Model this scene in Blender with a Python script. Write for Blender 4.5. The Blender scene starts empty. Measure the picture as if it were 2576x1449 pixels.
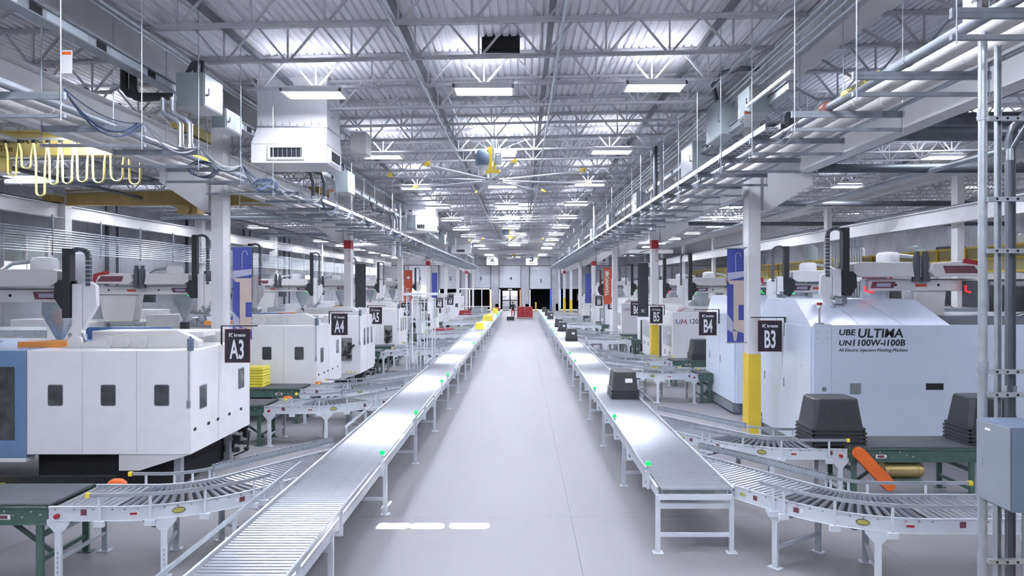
import bpy, math, random
from mathutils import Vector, Matrix
PI = math.pi
random.seed(7)
C = bpy.context.scene.collection
S = bpy.context.scene

# ---------------------------------------------------------------- camera, sky, sun, exposure
F = 1717.0                       # focal length in pixels of the 2576 px wide frame
cam_d = bpy.data.cameras.new('camera')
cam = bpy.data.objects.new('camera', cam_d); C.objects.link(cam)
cam.location = (0, 0, 3.6); cam.rotation_euler = (PI/2, 0, 0)
cam_d.sensor_width = 36.0; cam_d.lens = 36.0*F/2576
cam_d.shift_x = -25/2576; cam_d.shift_y = -6.5/2576
cam_d.clip_end = 400
S.camera = cam

w = bpy.data.worlds.new('sky'); S.world = w; w.use_nodes = True
bg = w.node_tree.nodes['Background']
bg.inputs['Color'].default_value = (0.82, 0.90, 1.0, 1); bg.inputs['Strength'].default_value = 6.0

sun_d = bpy.data.lights.new('sun', 'SUN'); sun = bpy.data.objects.new('sun', sun_d); C.objects.link(sun)
sun_d.energy = 60; sun_d.angle = 0.009; sun_d.color = (1, 0.98, 0.95)
sun.rotation_euler = Vector((-0.85, -9.6, -8.3)).to_track_quat('-Z', 'Y').to_euler()
sun.location = (5, 40, 40)

S.view_settings.view_transform = 'Standard'; S.view_settings.look = 'None'
S.view_settings.gamma = 1; S.view_settings.use_curve_mapping = False
S.view_settings.exposure = 2.05
LAMP = 27.0
LAMP_COL = (0.86, 0.885, 1.0)
try:
    S.cycles.use_denoising = True
    S.cycles.denoiser = 'OPENIMAGEDENOISE'
    S.cycles.max_bounces = 7; S.cycles.diffuse_bounces = 5; S.cycles.glossy_bounces = 3
    S.cycles.transmission_bounces = 4; S.cycles.sample_clamp_indirect = 6
    S.cycles.caustics_reflective = False; S.cycles.caustics_refractive = False
except Exception:
    pass

# ---------------------------------------------------------------- materials
MATS = {}
def mat(name, col, rough=0.5, metal=0.0, var=0.06, scale=3.0, bump=0.0, spec=0.5, coat=0.0, stretch=None):
    if name in MATS: return MATS[name]
    m = bpy.data.materials.new(name); m.use_nodes = True
    nt = m.node_tree; b = nt.nodes['Principled BSDF']
    tc = nt.nodes.new('ShaderNodeTexCoord'); nz = nt.nodes.new('ShaderNodeTexNoise')
    mp = nt.nodes.new('ShaderNodeMapping')
    if stretch: mp.inputs['Scale'].default_value = stretch
    nt.links.new(tc.outputs['Object'], mp.inputs['Vector']); nt.links.new(mp.outputs['Vector'], nz.inputs['Vector'])
    nz.inputs['Scale'].default_value = scale; nz.inputs['Detail'].default_value = 4
    r = nt.nodes.new('ShaderNodeValToRGB')
    r.color_ramp.elements[0].position = 0.3; r.color_ramp.elements[1].position = 0.7
    r.color_ramp.elements[0].color = tuple(c*(1-var) for c in col)+(1,)
    r.color_ramp.elements[1].color = tuple(min(1, c*(1+var)) for c in col)+(1,)
    nt.links.new(nz.outputs['Fac'], r.inputs['Fac']); nt.links.new(r.outputs['Color'], b.inputs['Base Color'])
    b.inputs['Roughness'].default_value = rough; b.inputs['Metallic'].default_value = metal
    b.inputs['Specular IOR Level'].default_value = spec
    if coat: b.inputs['Coat Weight'].default_value = coat; b.inputs['Coat Roughness'].default_value = 0.15
    if bump:
        bp = nt.nodes.new('ShaderNodeBump'); bp.inputs['Strength'].default_value = bump; bp.inputs['Distance'].default_value = 0.01
        nt.links.new(nz.outputs['Fac'], bp.inputs['Height']); nt.links.new(bp.outputs['Normal'], b.inputs['Normal'])
    MATS[name] = m
    return m
def emit(name, col, strength):
    if name in MATS: return MATS[name]
    m = bpy.data.materials.new(name); m.use_nodes = True
    b = m.node_tree.nodes['Principled BSDF']
    b.inputs['Base Color'].default_value = tuple(c*.25 for c in col)+(1,)
    b.inputs['Emission Color'].default_value = col+(1,); b.inputs['Emission Strength'].default_value = strength
    b.inputs['Roughness'].default_value = 0.4
    MATS[name] = m
    return m

white   = mat('white_enamel', (0.84, 0.85, 0.87), 0.35, var=0.03, coat=0.3)
ivory   = mat('ivory_paint', (0.66, 0.66, 0.66), 0.45, var=0.04)
bluewh  = mat('bluish_enamel', (0.70, 0.77, 0.92), 0.28, var=0.02, coat=0.5)
beampnt = mat('beam_paint', (0.74, 0.74, 0.75), 0.5, var=0.06, scale=1.2)
deckm   = mat('deck_paint', (0.86, 0.86, 0.90), 0.85, var=0.05, scale=0.8, spec=0.1, metal=0.0)
joistm  = mat('joist_paint', (0.58, 0.58, 0.61), 0.7, var=0.08, spec=0.2)
galv    = mat('galvanised_steel', (0.50, 0.54, 0.58), 0.38, metal=0.75, var=0.12, scale=9)
strutm  = mat('strut_steel', (0.33, 0.36, 0.40), 0.45, metal=0.5, var=0.12, scale=6)
darkp   = mat('dark_pipe', (0.10, 0.11, 0.13), 0.4, metal=0.4, var=0.15)
bar_m   = mat('grey_pipe', (0.16, 0.17, 0.19), 0.5, var=0.12)
insul   = mat('pipe_insulation', (0.72, 0.71, 0.69), 0.6, var=0.06, scale=5, bump=0.3)
roller  = mat('roller_zinc', (0.42, 0.44, 0.48), 0.32, metal=0.85, var=0.05, scale=14)
rollerd = mat('roller_tapered_grey', (0.13, 0.14, 0.17), 0.38, metal=0.35, var=0.08, scale=14)
convm   = mat('conveyor_frame_paint', (0.62, 0.66, 0.72), 0.4, var=0.04)
alum    = mat('aluminium_rail', (0.48, 0.52, 0.56), 0.35, metal=0.7, var=0.08, scale=8)
green   = mat('green_conveyor_paint', (0.075, 0.135, 0.112), 0.4, var=0.15, scale=6)
belt    = mat('conveyor_belt', (0.075, 0.08, 0.095), 0.55, var=0.12, scale=5)
black   = mat('black_plastic', (0.022, 0.024, 0.028), 0.45, var=0.2, scale=20)
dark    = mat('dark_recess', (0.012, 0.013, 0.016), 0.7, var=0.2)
tote_m  = mat('charcoal_tote_plastic', (0.045, 0.048, 0.055), 0.42, var=0.12, scale=8)
yellow  = mat('yellow_paint', (0.75, 0.55, 0.04), 0.45, var=0.07)
yel_pl  = mat('yellow_plastic', (0.85, 0.72, 0.07), 0.4, var=0.05)
red_m   = mat('red_plastic', (0.30, 0.018, 0.025), 0.45, var=0.1)
redp    = mat('red_paint', (0.35, 0.02, 0.03), 0.5, var=0.08)
orange  = mat('orange_guard', (0.80, 0.16, 0.03), 0.4, var=0.05)
gold    = mat('gold_motor', (0.50, 0.40, 0.18), 0.35, metal=0.6, var=0.08)
gbox    = mat('grey_enclosure', (0.36, 0.41, 0.43), 0.32, metal=0.25, var=0.04)
bluebox = mat('blue_grey_enclosure', (0.15, 0.20, 0.28), 0.4, metal=0.1, var=0.05)
bluep   = mat('blue_paint', (0.10, 0.20, 0.42), 0.4, var=0.06)
steel_b = mat('blue_machine_paint', (0.16, 0.27, 0.45), 0.4, var=0.05)
wallm   = mat('wall_panel_paint', (0.42, 0.43, 0.47), 0.6, var=0.16, scale=0.7)
doorm   = mat('dock_door_paint', (0.55, 0.58, 0.64), 0.45, var=0.05)
signm   = mat('sign_face', (0.020, 0.018, 0.026), 0.4, var=0.1)
signr   = mat('sign_rim', (0.13, 0.015, 0.02), 0.5, var=0.1)
lett    = mat('white_lettering', (0.80, 0.81, 0.84), 0.5, var=0.02)
blkl    = mat('black_lettering', (0.015, 0.018, 0.03), 0.5, var=0.05)
ban_b   = mat('banner_blue', (0.055, 0.075, 0.32), 0.6, var=0.06)
ban_t   = mat('banner_tan', (0.55, 0.46, 0.40), 0.6, var=0.05)
ban_l   = mat('banner_lilac', (0.42, 0.43, 0.56), 0.6, var=0.05)
ban_d   = mat('banner_charcoal', (0.045, 0.046, 0.055), 0.6, var=0.08)
ban_o   = mat('banner_orange', (0.62, 0.10, 0.05), 0.6, var=0.05)
tanm    = mat('tan_crane_paint', (0.42, 0.31, 0.10), 0.5, var=0.1)
cream   = mat('yellow_crane_paint', (0.74, 0.62, 0.22), 0.45, var=0.05)
festo   = mat('festoon_cable', (0.80, 0.74, 0.28), 0.45, var=0.04)
wood    = mat('pallet_wood', (0.35, 0.25, 0.15), 0.7, var=0.2)
wrap    = mat('stretch_wrap', (0.36, 0.37, 0.38), 0.25, var=0.35, scale=6)
wire_m  = mat('grey_wire', (0.40, 0.43, 0.48), 0.5, var=0.1)
wireb   = mat('blue_wire', (0.05, 0.08, 0.16), 0.5, var=0.2)
glassd  = mat('smoked_pane', (0.06, 0.065, 0.07), 0.12, var=0.5, scale=4, spec=0.8)
skin_m  = mat('skin', (0.40, 0.26, 0.20), 0.6)
brown   = mat('maroon_label', (0.16, 0.05, 0.07), 0.5)
em_lamp = emit('lamp_lens', LAMP_COL, LAMP)
em_sky  = emit('skylight_pane', (0.86, 0.92, 1.0), 5.0)
em_grn  = emit('green_indicator', (0.004, 1.0, 0.13), .45)
em_blu  = emit('blue_indicator', (0.02, 0.10, 1.0), .7)
em_wht  = emit('white_indicator', (0.9, 0.95, 1.0), 1.2)
em_red  = emit('red_indicator', (1.0, 0.012, 0.015), .7)
em_org  = emit('orange_strip', (1.0, 0.35, 0.12), .8)
em_day  = emit('daylight_pane', (0.80, 0.90, 1.0), 1.2)
em_up   = emit('lamp_uplight', LAMP_COL, LAMP*.55)  # glow added above the fixtures only to brighten the roof deck

# floor: polished concrete
def concrete():
    m = bpy.data.materials.new('polished_concrete'); m.use_nodes = True
    nt = m.node_tree; b = nt.nodes['Principled BSDF']; L = nt.links
    tc = nt.nodes.new('ShaderNodeTexCoord')
    n1 = nt.nodes.new('ShaderNodeTexNoise'); n1.inputs['Scale'].default_value = 0.35; n1.inputs['Detail'].default_value = 6
    n2 = nt.nodes.new('ShaderNodeTexNoise'); n2.inputs['Scale'].default_value = 6; n2.inputs['Detail'].default_value = 8
    mp = nt.nodes.new('ShaderNodeMapping'); mp.inputs['Scale'].default_value = (1.6, 0.25, 1)
    L.new(tc.outputs['Object'], mp.inputs['Vector']); L.new(mp.outputs['Vector'], n1.inputs['Vector']); L.new(tc.outputs['Object'], n2.inputs['Vector'])
    mx = nt.nodes.new('ShaderNodeMix'); mx.inputs[0].default_value = 0.35
    L.new(n1.outputs['Fac'], mx.inputs[2]); L.new(n2.outputs['Fac'], mx.inputs[3])
    r = nt.nodes.new('ShaderNodeValToRGB')
    r.color_ramp.elements[0].position = 0.35; r.color_ramp.elements[1].position = 0.65
    r.color_ramp.elements[0].color = (0.275, 0.27, 0.285, 1); r.color_ramp.elements[1].color = (0.275, 0.27, 0.285, 1)
    L.new(mx.outputs[0], r.inputs['Fac']); L.new(r.outputs['Color'], b.inputs['Base Color'])
    r2 = nt.nodes.new('ShaderNodeMapRange'); r2.inputs['To Min'].default_value = 0.40; r2.inputs['To Max'].default_value = 0.60
    L.new(mx.outputs[0], r2.inputs['Value']); L.new(r2.outputs['Result'], b.inputs['Roughness'])
    b.inputs['Specular IOR Level'].default_value = 0.3
    return m
conc = concrete()

# ---------------------------------------------------------------- geometry helpers
class MB:
    def __init__(s): s.v = []; s.f = []; s.mi = []; s.k = 0
    def add(s, vs, fs):
        n = len(s.v); s.v += [tuple(v) for v in vs]
        for f in fs: s.f.append(tuple(i+n for i in f)); s.mi.append(s.k)
        return s
    def slot(s, k): s.k = k; return s
    def box(s, x0, x1, y0, y1, z0, z1):
        return s.add([(x0,y0,z0),(x1,y0,z0),(x1,y1,z0),(x0,y1,z0),(x0,y0,z1),(x1,y0,z1),(x1,y1,z1),(x0,y1,z1)],
                     [(3,2,1,0),(4,5,6,7),(0,1,5,4),(1,2,6,5),(2,3,7,6),(3,0,4,7)])
    def cbox(s, c, d, M=None):
        hx, hy, hz = d[0]/2, d[1]/2, d[2]/2; c = Vector(c)
        vs = [Vector((x,y,z)) for z in (-hz,hz) for x,y in ((-hx,-hy),(hx,-hy),(hx,hy),(-hx,hy))]
        if M is not None: vs = [M @ v for v in vs]
        return s.add([v+c for v in vs], [(3,2,1,0),(4,5,6,7),(0,1,5,4),(1,2,6,5),(2,3,7,6),(3,0,4,7)])
    def bar(s, a, b, w, h, up=(0,0,1)):
        a = Vector(a); b = Vector(b); d = (b-a).normalized(); u = Vector(up)
        if abs(d.dot(u)) > 0.98: u = Vector((0,1,0))
        x = d.cross(u).normalized(); z = x.cross(d).normalized()
        vs = [p + x*sx*w/2 + z*sz*h/2 for p in (a,b) for sx,sz in ((-1,-1),(1,-1),(1,1),(-1,1))]
        return s.add(vs, [(0,1,2,3),(7,6,5,4),(0,4,5,1),(1,5,6,2),(2,6,7,3),(3,7,4,0)])
    def cyl(s, a, b, r0, r1=None, n=10, caps=True):
        if r1 is None: r1 = r0
        a = Vector(a); b = Vector(b); d = (b-a).normalized()
        u = Vector((0,0,1)) if abs(d.z) < 0.9 else Vector((1,0,0))
        x = d.cross(u).normalized(); y = d.cross(x)
        vs = []
        for p, r in ((a,r0),(b,r1)):
            for i in range(n):
                t = 2*PI*i/n; vs.append(p + x*math.cos(t)*r + y*math.sin(t)*r)
        fs = [(i, (i+1)%n, n+(i+1)%n, n+i) for i in range(n)]
        if caps: fs += [tuple(range(n-1,-1,-1)), tuple(range(n,2*n))]
        return s.add(vs, fs)
    def tube(s, pts, r, n=8):
        pts = [Vector(p) for p in pts]; vs = []; prev = None
        for i, p in enumerate(pts):
            d = (pts[min(i+1,len(pts)-1)] - pts[max(i-1,0)]).normalized()
            if prev is None:
                u = Vector((0,0,1)) if abs(d.z) < 0.9 else Vector((1,0,0)); x = d.cross(u).normalized()
            else:
                x = (prev - d*prev.dot(d)).normalized()
            prev = x; y = d.cross(x)
            for k in range(n):
                t = 2*PI*k/n; vs.append(p + x*math.cos(t)*r + y*math.sin(t)*r)
        fs = []
        for i in range(len(pts)-1):
            for k in range(n): fs.append((i*n+k, i*n+(k+1)%n, (i+1)*n+(k+1)%n, (i+1)*n+k))
        fs += [tuple(range(n-1,-1,-1)), tuple(range((len(pts)-1)*n, len(pts)*n))]
        return s.add(vs, fs)
    def sweep(s, pts, w, z0, z1):
        """rectangular section (width w, from z0 to z1 above each point) swept along a horizontal polyline"""
        pts = [Vector(p) for p in pts]; vs = []
        for i, p in enumerate(pts):
            d = pts[min(i+1,len(pts)-1)] - pts[max(i-1,0)]; d.z = 0; d.normalize()
            x = Vector((d.y, -d.x, 0))
            vs += [p - x*w/2 + Vector((0,0,z0)), p + x*w/2 + Vector((0,0,z0)), p + x*w/2 + Vector((0,0,z1)), p - x*w/2 + Vector((0,0,z1))]
        fs = []
        for i in range(len(pts)-1):
            for k in range(4): fs.append((i*4+k, i*4+(k+1)%4, (i+1)*4+(k+1)%4, (i+1)*4+k))
        m = (len(pts)-1)*4
        fs += [(3,2,1,0), (m,m+1,m+2,m+3)]
        return s.add(vs, fs)
    def prism(s, poly, axis, a, b):
        """polygon (u,v) pulled along axis: x -> (u,v)=(y,z); y -> (x,z); z -> (x,y)"""
        def P(u, v, t): return (t,u,v) if axis == 'x' else ((u,t,v) if axis == 'y' else (u,v,t))
        n = len(poly)
        return s.add([P(u,v,a) for u,v in poly] + [P(u,v,b) for u,v in poly],
                     [tuple(range(n-1,-1,-1)), tuple(range(n,2*n))] + [(i,(i+1)%n,n+(i+1)%n,n+i) for i in range(n)])
    def lathe(s, prof, c=(0,0,0), n=20):
        vs = []; c = Vector(c)
        for r, z in prof:
            for i in range(n):
                t = 2*PI*i/n; vs.append(c + Vector((r*math.cos(t), r*math.sin(t), z)))
        fs = [(j*n+i, j*n+(i+1)%n, (j+1)*n+(i+1)%n, (j+1)*n+i) for j in range(len(prof)-1) for i in range(n)]
        fs += [tuple(range(n-1,-1,-1)), tuple(range((len(prof)-1)*n, len(prof)*n))]
        return s.add(vs, fs)
    def mesh(s, name, m, smooth=False, fix=True):
        me = bpy.data.meshes.new(name); me.from_pydata(s.v, [], s.f); me.update()
        for x in (m if isinstance(m, (list, tuple)) else [m]): me.materials.append(x)
        if any(s.mi):
            for p, k in zip(me.polygons, s.mi): p.material_index = k
        if fix:
            import bmesh
            bm = bmesh.new(); bm.from_mesh(me); bmesh.ops.recalc_face_normals(bm, faces=bm.faces); bm.to_mesh(me); bm.free()
        if smooth:
            for p in me.polygons: p.use_smooth = True
            try: me.set_sharp_from_angle(angle=math.radians(35))
            except Exception: pass
        return me
    def build(s, name, m, parent=None, bevel=0.0, smooth=False, loc=None):
        if parent is None and loc is None and s.v:
            xs = [v[0] for v in s.v]; ys = [v[1] for v in s.v]; zs = [v[2] for v in s.v]
            loc = ((min(xs)+max(xs))/2, (min(ys)+max(ys))/2, min(zs))
        if loc is not None: s.v = [(v[0]-loc[0], v[1]-loc[1], v[2]-loc[2]) for v in s.v]
        o = bpy.data.objects.new(name, s.mesh(name, m, smooth)); C.objects.link(o)
        if loc is not None: o.location = loc
        if parent is not None: o.parent = parent
        if bevel:
            md = o.modifiers.new('bevel', 'BEVEL'); md.width = bevel; md.segments = 2; md.limit_method = 'ANGLE'
        return o

def tag(o, label=None, cat=None, group=None, kind=None):
    if label: o['label'] = label
    if cat: o['category'] = cat
    if group: o['group'] = group
    if kind: o['kind'] = kind
    return o
def thing(name, label, cat, loc=(0,0,0), rz=0, group=None):
    o = bpy.data.objects.new(name, None); C.objects.link(o); o.empty_display_size = 0.1
    o.location = loc; o.rotation_euler = (0,0,rz)
    return tag(o, label, cat, group)
def struct(name, loc=(0,0,0)):
    o = bpy.data.objects.new(name, None); C.objects.link(o); o.location = loc; o['kind'] = 'structure'; return o
def copy_one(src, parent, loc):
    o = src.copy(); C.objects.link(o); o.parent = parent; o.location = loc; return o
KIDS = {}
def kids(o):
    return [c for c in o.children]
def copy_tree(o, parent=None, loc=None, rz=None, label=None, group=None):
    ch = kids(o)
    c = o.copy(); C.objects.link(c); c.parent = parent
    if loc is not None: c.location = loc
    if rz is not None: c.rotation_euler = (0,0,rz)
    if label: c['label'] = label
    if group: c['group'] = group
    for k in ch: copy_tree(k, c)
    return c
FONTS = []
def text(name, body, size, m, parent, loc, rot=(PI/2,0,0), sx=1.0, bold=0.0, align='CENTER', shear=0.0, space=1.0):
    cu = bpy.data.curves.new(name, 'FONT'); cu.body = body; cu.size = size; cu.extrude = 0.002; cu.offset = bold
    cu.align_x = align; cu.align_y = 'CENTER'; cu.shear = shear; cu.space_character = space; cu.resolution_u = 3
    cu.materials.append(m)
    o = bpy.data.objects.new(name, cu); C.objects.link(o); o.parent = parent
    o.location = loc; o.rotation_euler = rot; o.scale = (sx, 1, 1)
    FONTS.append(o)
    return o
def ordn(i):
    w_ = ['first','second','third','fourth','fifth','sixth','seventh','eighth','ninth','tenth','eleventh','twelfth']
    if i < 12: return w_[i]
    n = i+1; s_ = 'th' if 10 <= n % 100 <= 20 else {1:'st',2:'nd',3:'rd'}.get(n % 10, 'th')
    return f'{n}{s_}'
def rotm(v, a):
    return Matrix.Rotation(a, 3, v)
def sag(a, b, drop, n=8):
    a = Vector(a); b = Vector(b)
    return [a.lerp(b, i/n) - Vector((0,0,drop*4*(i/n)*(1-i/n))) for i in range(n+1)]

# ---------------------------------------------------------------- building shell
XL, XR = -6.88, 5.25             # column lines of the middle bay
XW, XE, XE2 = -19.4, 17.3, 30.0  # left wall, next column line, right wall
Y0, Y1 = -12.0, 96.5
COLY = [4.1 + 11.5*k for k in range(9)]
JOIY = [13.66 + 1.65*k for k in range(-3, 51)]
SL = 0.0208
def dz(x): return 8.29 + SL*x     # roof deck height

fl = struct('floor')
gx = [-19.4, -13.2, -7.0, -3.1, 0.76, 5.0, 11.2, 17.4, 23.7, 30.0]
gy = [-12, -4.5, 2.9, 10.62, 18.3, 26.0, 33.7, 41.4, 49.1, 58, 67, 76, 86, 96.5]
for i in range(len(gx)-1):
    for j in range(len(gy)-1):
        MB().box(gx[i]+.002, gx[i+1]-.002, gy[j]+.002, gy[j+1]-.002, -.15, 0).build('slab', conc, fl)
MB().box(XW-.2, XE2+.2, Y0, Y1+9, -.3, -.152).build('slab_base', dark, fl)

# corrugated roof deck with holes for the skylights
SKY = [(-1.3, .4, 19.0, 20.9, 20.0), (-1.3, .4, 38.6, 42.6, 42.3), (-1.3, .4, 60.6, 64.6, 64.3),
       (12.1, 13.9, 19.0, 20.9, None), (12.1, 13.9, 42.0, 44.5, None), (-15.5, -13.8, 30.0, 32.0, None), (-15.5, -13.8, 60.0, 63.0, None),
       (12.1, 13.9, 66.0, 69.0, None)]
ce = struct('ceiling')
d = MB(); x = XW; P_ = 0.15; D_ = 0.055
while x < XE2:
    segs = [(Y0, Y1)]
    for (a, b, c, e, _) in SKY:
        if x + P_ > a and x < b:
            segs = [q for (u, v) in segs for q in (((u, c), (e, v)) if u < c and e < v else ((u, v),))]
    for (u, v) in segs:
        pr = [(x, dz(x)), (x+P_*.62, dz(x+P_*.62)), (x+P_*.72, dz(x)+D_), (x+P_*.90, dz(x)+D_), (x+P_, dz(x+P_))]
        for k in range(4):
            (xa, za), (xb, zb) = pr[k], pr[k+1]
            d.add([(xa,u,za),(xb,u,zb),(xb,v,zb),(xa,v,za)], [(0,1,2,3)])
    x += P_
o = bpy.data.objects.new('roof_deck', d.mesh('roof_deck', deckm, fix=False)); C.objects.link(o); o.parent = ce
for (a, b, c, e, slot) in SKY:
    zb = dz((a+b)/2) - .02
    s_ = MB().box(a-.06, a, c-.06, e+.06, zb, 9.2).box(b, b+.06, c-.06, e+.06, zb, 9.2).box(a, b, c-.06, c, zb, 9.2).box(a, b, e, e+.06, zb, 9.2)
    fr = s_.build('skylight_frame', ivory, ce)
    if slot: MB().box(a, b, c, slot-.14, zb+.12, zb+.14).box(a, b, slot+.14, e, zb+.12, zb+.14).build('skylight_pane', em_sky, fr)  # gap between the panes is shaped to pass one thin sun streak
    else: MB().box(a, b, c, e, zb+.12, zb+.14).build('skylight_pane', em_sky, fr)

# open-web roof joists
def joist_meshes(xa, xb):
    xm = (xa+xb)/2; top = MB(); bot = MB(); webs = MB(); H_ = .61
    def zt(x): return dz(x)-.01-.03
    top.bar((xa, -.03, zt(xa)), (xb, -.03, zt(xb)), .05, .06); top.bar((xa, .03, zt(xa)), (xb, .03, zt(xb)), .05, .06)
    ba, bb = xa+1.15, xb-1.15
    bot.bar((ba, -.03, zt(ba)-H_), (bb, -.03, zt(bb)-H_), .045, .05); bot.bar((ba, .03, zt(ba)-H_), (bb, .03, zt(bb)-H_), .045, .05)
    mem = []
    k0 = math.ceil((ba+.05-.36)/1.12); k1 = math.floor((bb-.05-.36)/1.12)
    for k in range(k0, k1+1):
        x = .36+1.12*k
        mem.append(((x, 0, zt(x)-H_), (x, 0, zt(x)), .03))
        mem.append(((x+.03, 0, zt(x)-H_), (min(x+.54, xb), 0, zt(x)), .035)); mem.append(((x-.03, 0, zt(x)-H_), (max(x-.54, xa), 0, zt(x)), .035))
    mem.append(((ba, 0, zt(ba)-H_), (xa+.1, 0, zt(xa)), .04)); mem.append(((bb, 0, zt(bb)-H_), (xb-.1, 0, zt(xb)), .04))
    return top, bot, mem
for (xa, xb, near) in ((XL+.2, XR-.2, 7), (XR+.2, XE-.2, 0), (XW, XL-.2, 0), (XE+.2, XE2, 0)):
    top, bot, mem = joist_meshes(xa, xb)
    tm = top.mesh('joist', joistm); bm_ = bot.mesh('bottom_chord', joistm)
    wall_ = MB()
    for a, b, t in mem: wall_.bar(a, b, t, t)
    wm = wall_.mesh('web', joistm)
    single = [MB().bar(a, b, t, t).mesh('web_bar', joistm) for a, b, t in mem] if near else []
    for i, y in enumerate(JOIY):
        j = bpy.data.objects.new('joist', tm); C.objects.link(j); j.parent = ce; j.location = (0, y, 0)
        c = bpy.data.objects.new('bottom_chord', bm_); C.objects.link(c); c.parent = j
        if i < near:
            for q in single:
                c = bpy.data.objects.new('web_bar', q); C.objects.link(c); c.parent = j
        else:
            c = bpy.data.objects.new('web', wm); C.objects.link(c); c.parent = j; c['kind'] = 'stuff'
for x, z, r in ((-5.1, -.16, .05), (-2.05, -.18, .05), (.5, -.18, .05), (3.45, -.16, .05), (9.5, -.16, .05), (-11, -.16, .05), (14.9, -.2, .05)):
    MB().bar((x, Y0, dz(x)+z), (x, Y1, dz(x)+z), .1, .09).build('bridging_bar', bar_m, ce)
for x, z in ((.62, -.72), (.70, -.30), (-1.95, -.72), (-1.7,-.3), (4.4,-.68), (4.1,-.55)):
    MB().cyl((x, 6, dz(x)+z), (x, 90, dz(x)+z), .022, n=6).build('conduit', galv, ce)

# walls
def wall(name, x0, x1, y0, y1, z0, z1, step=1.25, along='y'):
    w_ = struct(name)
    if along == 'y':
        n = round((y1-y0)/step); s_ = (y1-y0)/n
        for i in range(n): MB().box(x0, x1, y0+i*s_+.008, y0+(i+1)*s_-.008, z0, z1).build('wall_panel', wallm, w_)
    return w_
wl = struct('wall_left')
WIN = [(25.5, 28.0), (44, 46.5), (52.5, 55), (61, 63.5), (70, 72.5)]
y = Y0
while y < Y1-.1:
    inw = any(a-.01 <= y < b-.01 for a, b in WIN); st = 1.25
    nxt = y+st
    for a, b in WIN:
        if y < a < nxt: nxt = a
        if abs(y-a) < .01: nxt = b; inw = True
    if inw:
        MB().box(XW-.2, XW, y+.008, nxt-.008, -.1, 3.9).box(XW-.2, XW, y+.008, nxt-.008, 5.7, 9).build('wall_panel', wallm, wl)
    else: MB().box(XW-.2, XW, y+.008, nxt-.008, -.1, 9).build('wall_panel', wallm, wl)
    y = nxt
for i, (a, b) in enumerate(WIN):
    f_ = MB().box(XW-.14, XW+.02, a, a+.06, 3.9, 5.7).box(XW-.14, XW+.02, b-.06, b, 3.9, 5.7).box(XW-.14, XW+.02, a, b, 3.9, 3.96).box(XW-.14, XW+.02, a, b, 5.64, 5.7)\
        .box(XW-.14, XW, (a+b)/2-.03, (a+b)/2+.03, 3.96, 5.64).build(f'window_{i+1}', ivory, loc=(XW, (a+b)/2, 3.9)); f_['kind'] = 'structure'
    for q in (0, 1):
        y_ = a+.06 if q == 0 else (a+b)/2+.03; y2 = (a+b)/2-.03 if q == 0 else b-.06
        MB().box(XW-.1, XW-.08, y_, y2, 3.96, 4.5).build('pane', em_day, f_, loc=(XW, (a+b)/2, 3.9)).location = (0,0,0)
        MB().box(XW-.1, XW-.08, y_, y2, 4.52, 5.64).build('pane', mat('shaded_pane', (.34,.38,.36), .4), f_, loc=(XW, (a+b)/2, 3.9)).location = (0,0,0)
wr = struct('wall_right')
for i in range(45): MB().box(XE2, XE2+.2, Y0+i*2.411+.01, Y0+(i+1)*2.411-.01, -.1, 9.1).build('wall_panel', wallm, wr)
wb = struct('wall_back'); MB().box(XW-.2, XE2+.2, Y0-.2, Y0, -.1, 9.1).build('wall_panel', wallm, wb)

# far wall with the dock doors
DW = 3.05; DC = [-14.5+4.27*i for i in range(9)]      # door centres
DCN = {i: x for i, x in enumerate(DC)}
DO = [(2.0, 0), (3.15, 1), (3.2, 2), (3.2, 3), (3.2, 4), (2.95, 5), (3.1, 6), (3.15, 7), (3.0, 8)]
OPEN_H = 6.4
wf = struct('wall_far')
xs = [XW-.2] + [q for c in DC for q in (c-DW/2, c+DW/2)] + [XE2+.2]
for i in range(0, len(xs), 2):
    MB().box(xs[i]+.005, xs[i+1]-.005, Y1, Y1+.3, -.1, OPEN_H).build('wall_panel', wallm, wf)
k = 0
xx = XW-.2
while xx < XE2:
    MB().box(xx+.01, min(xx+2.13, XE2+.2)-.01, Y1, Y1+.3, OPEN_H, 9.1).build('wall_panel', wallm, wf); xx += 2.135
MB().box(XW, XE2, Y1-.06, Y1, OPEN_H-.03, OPEN_H+.05).build('lintel_angle', darkp, wf)
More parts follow.
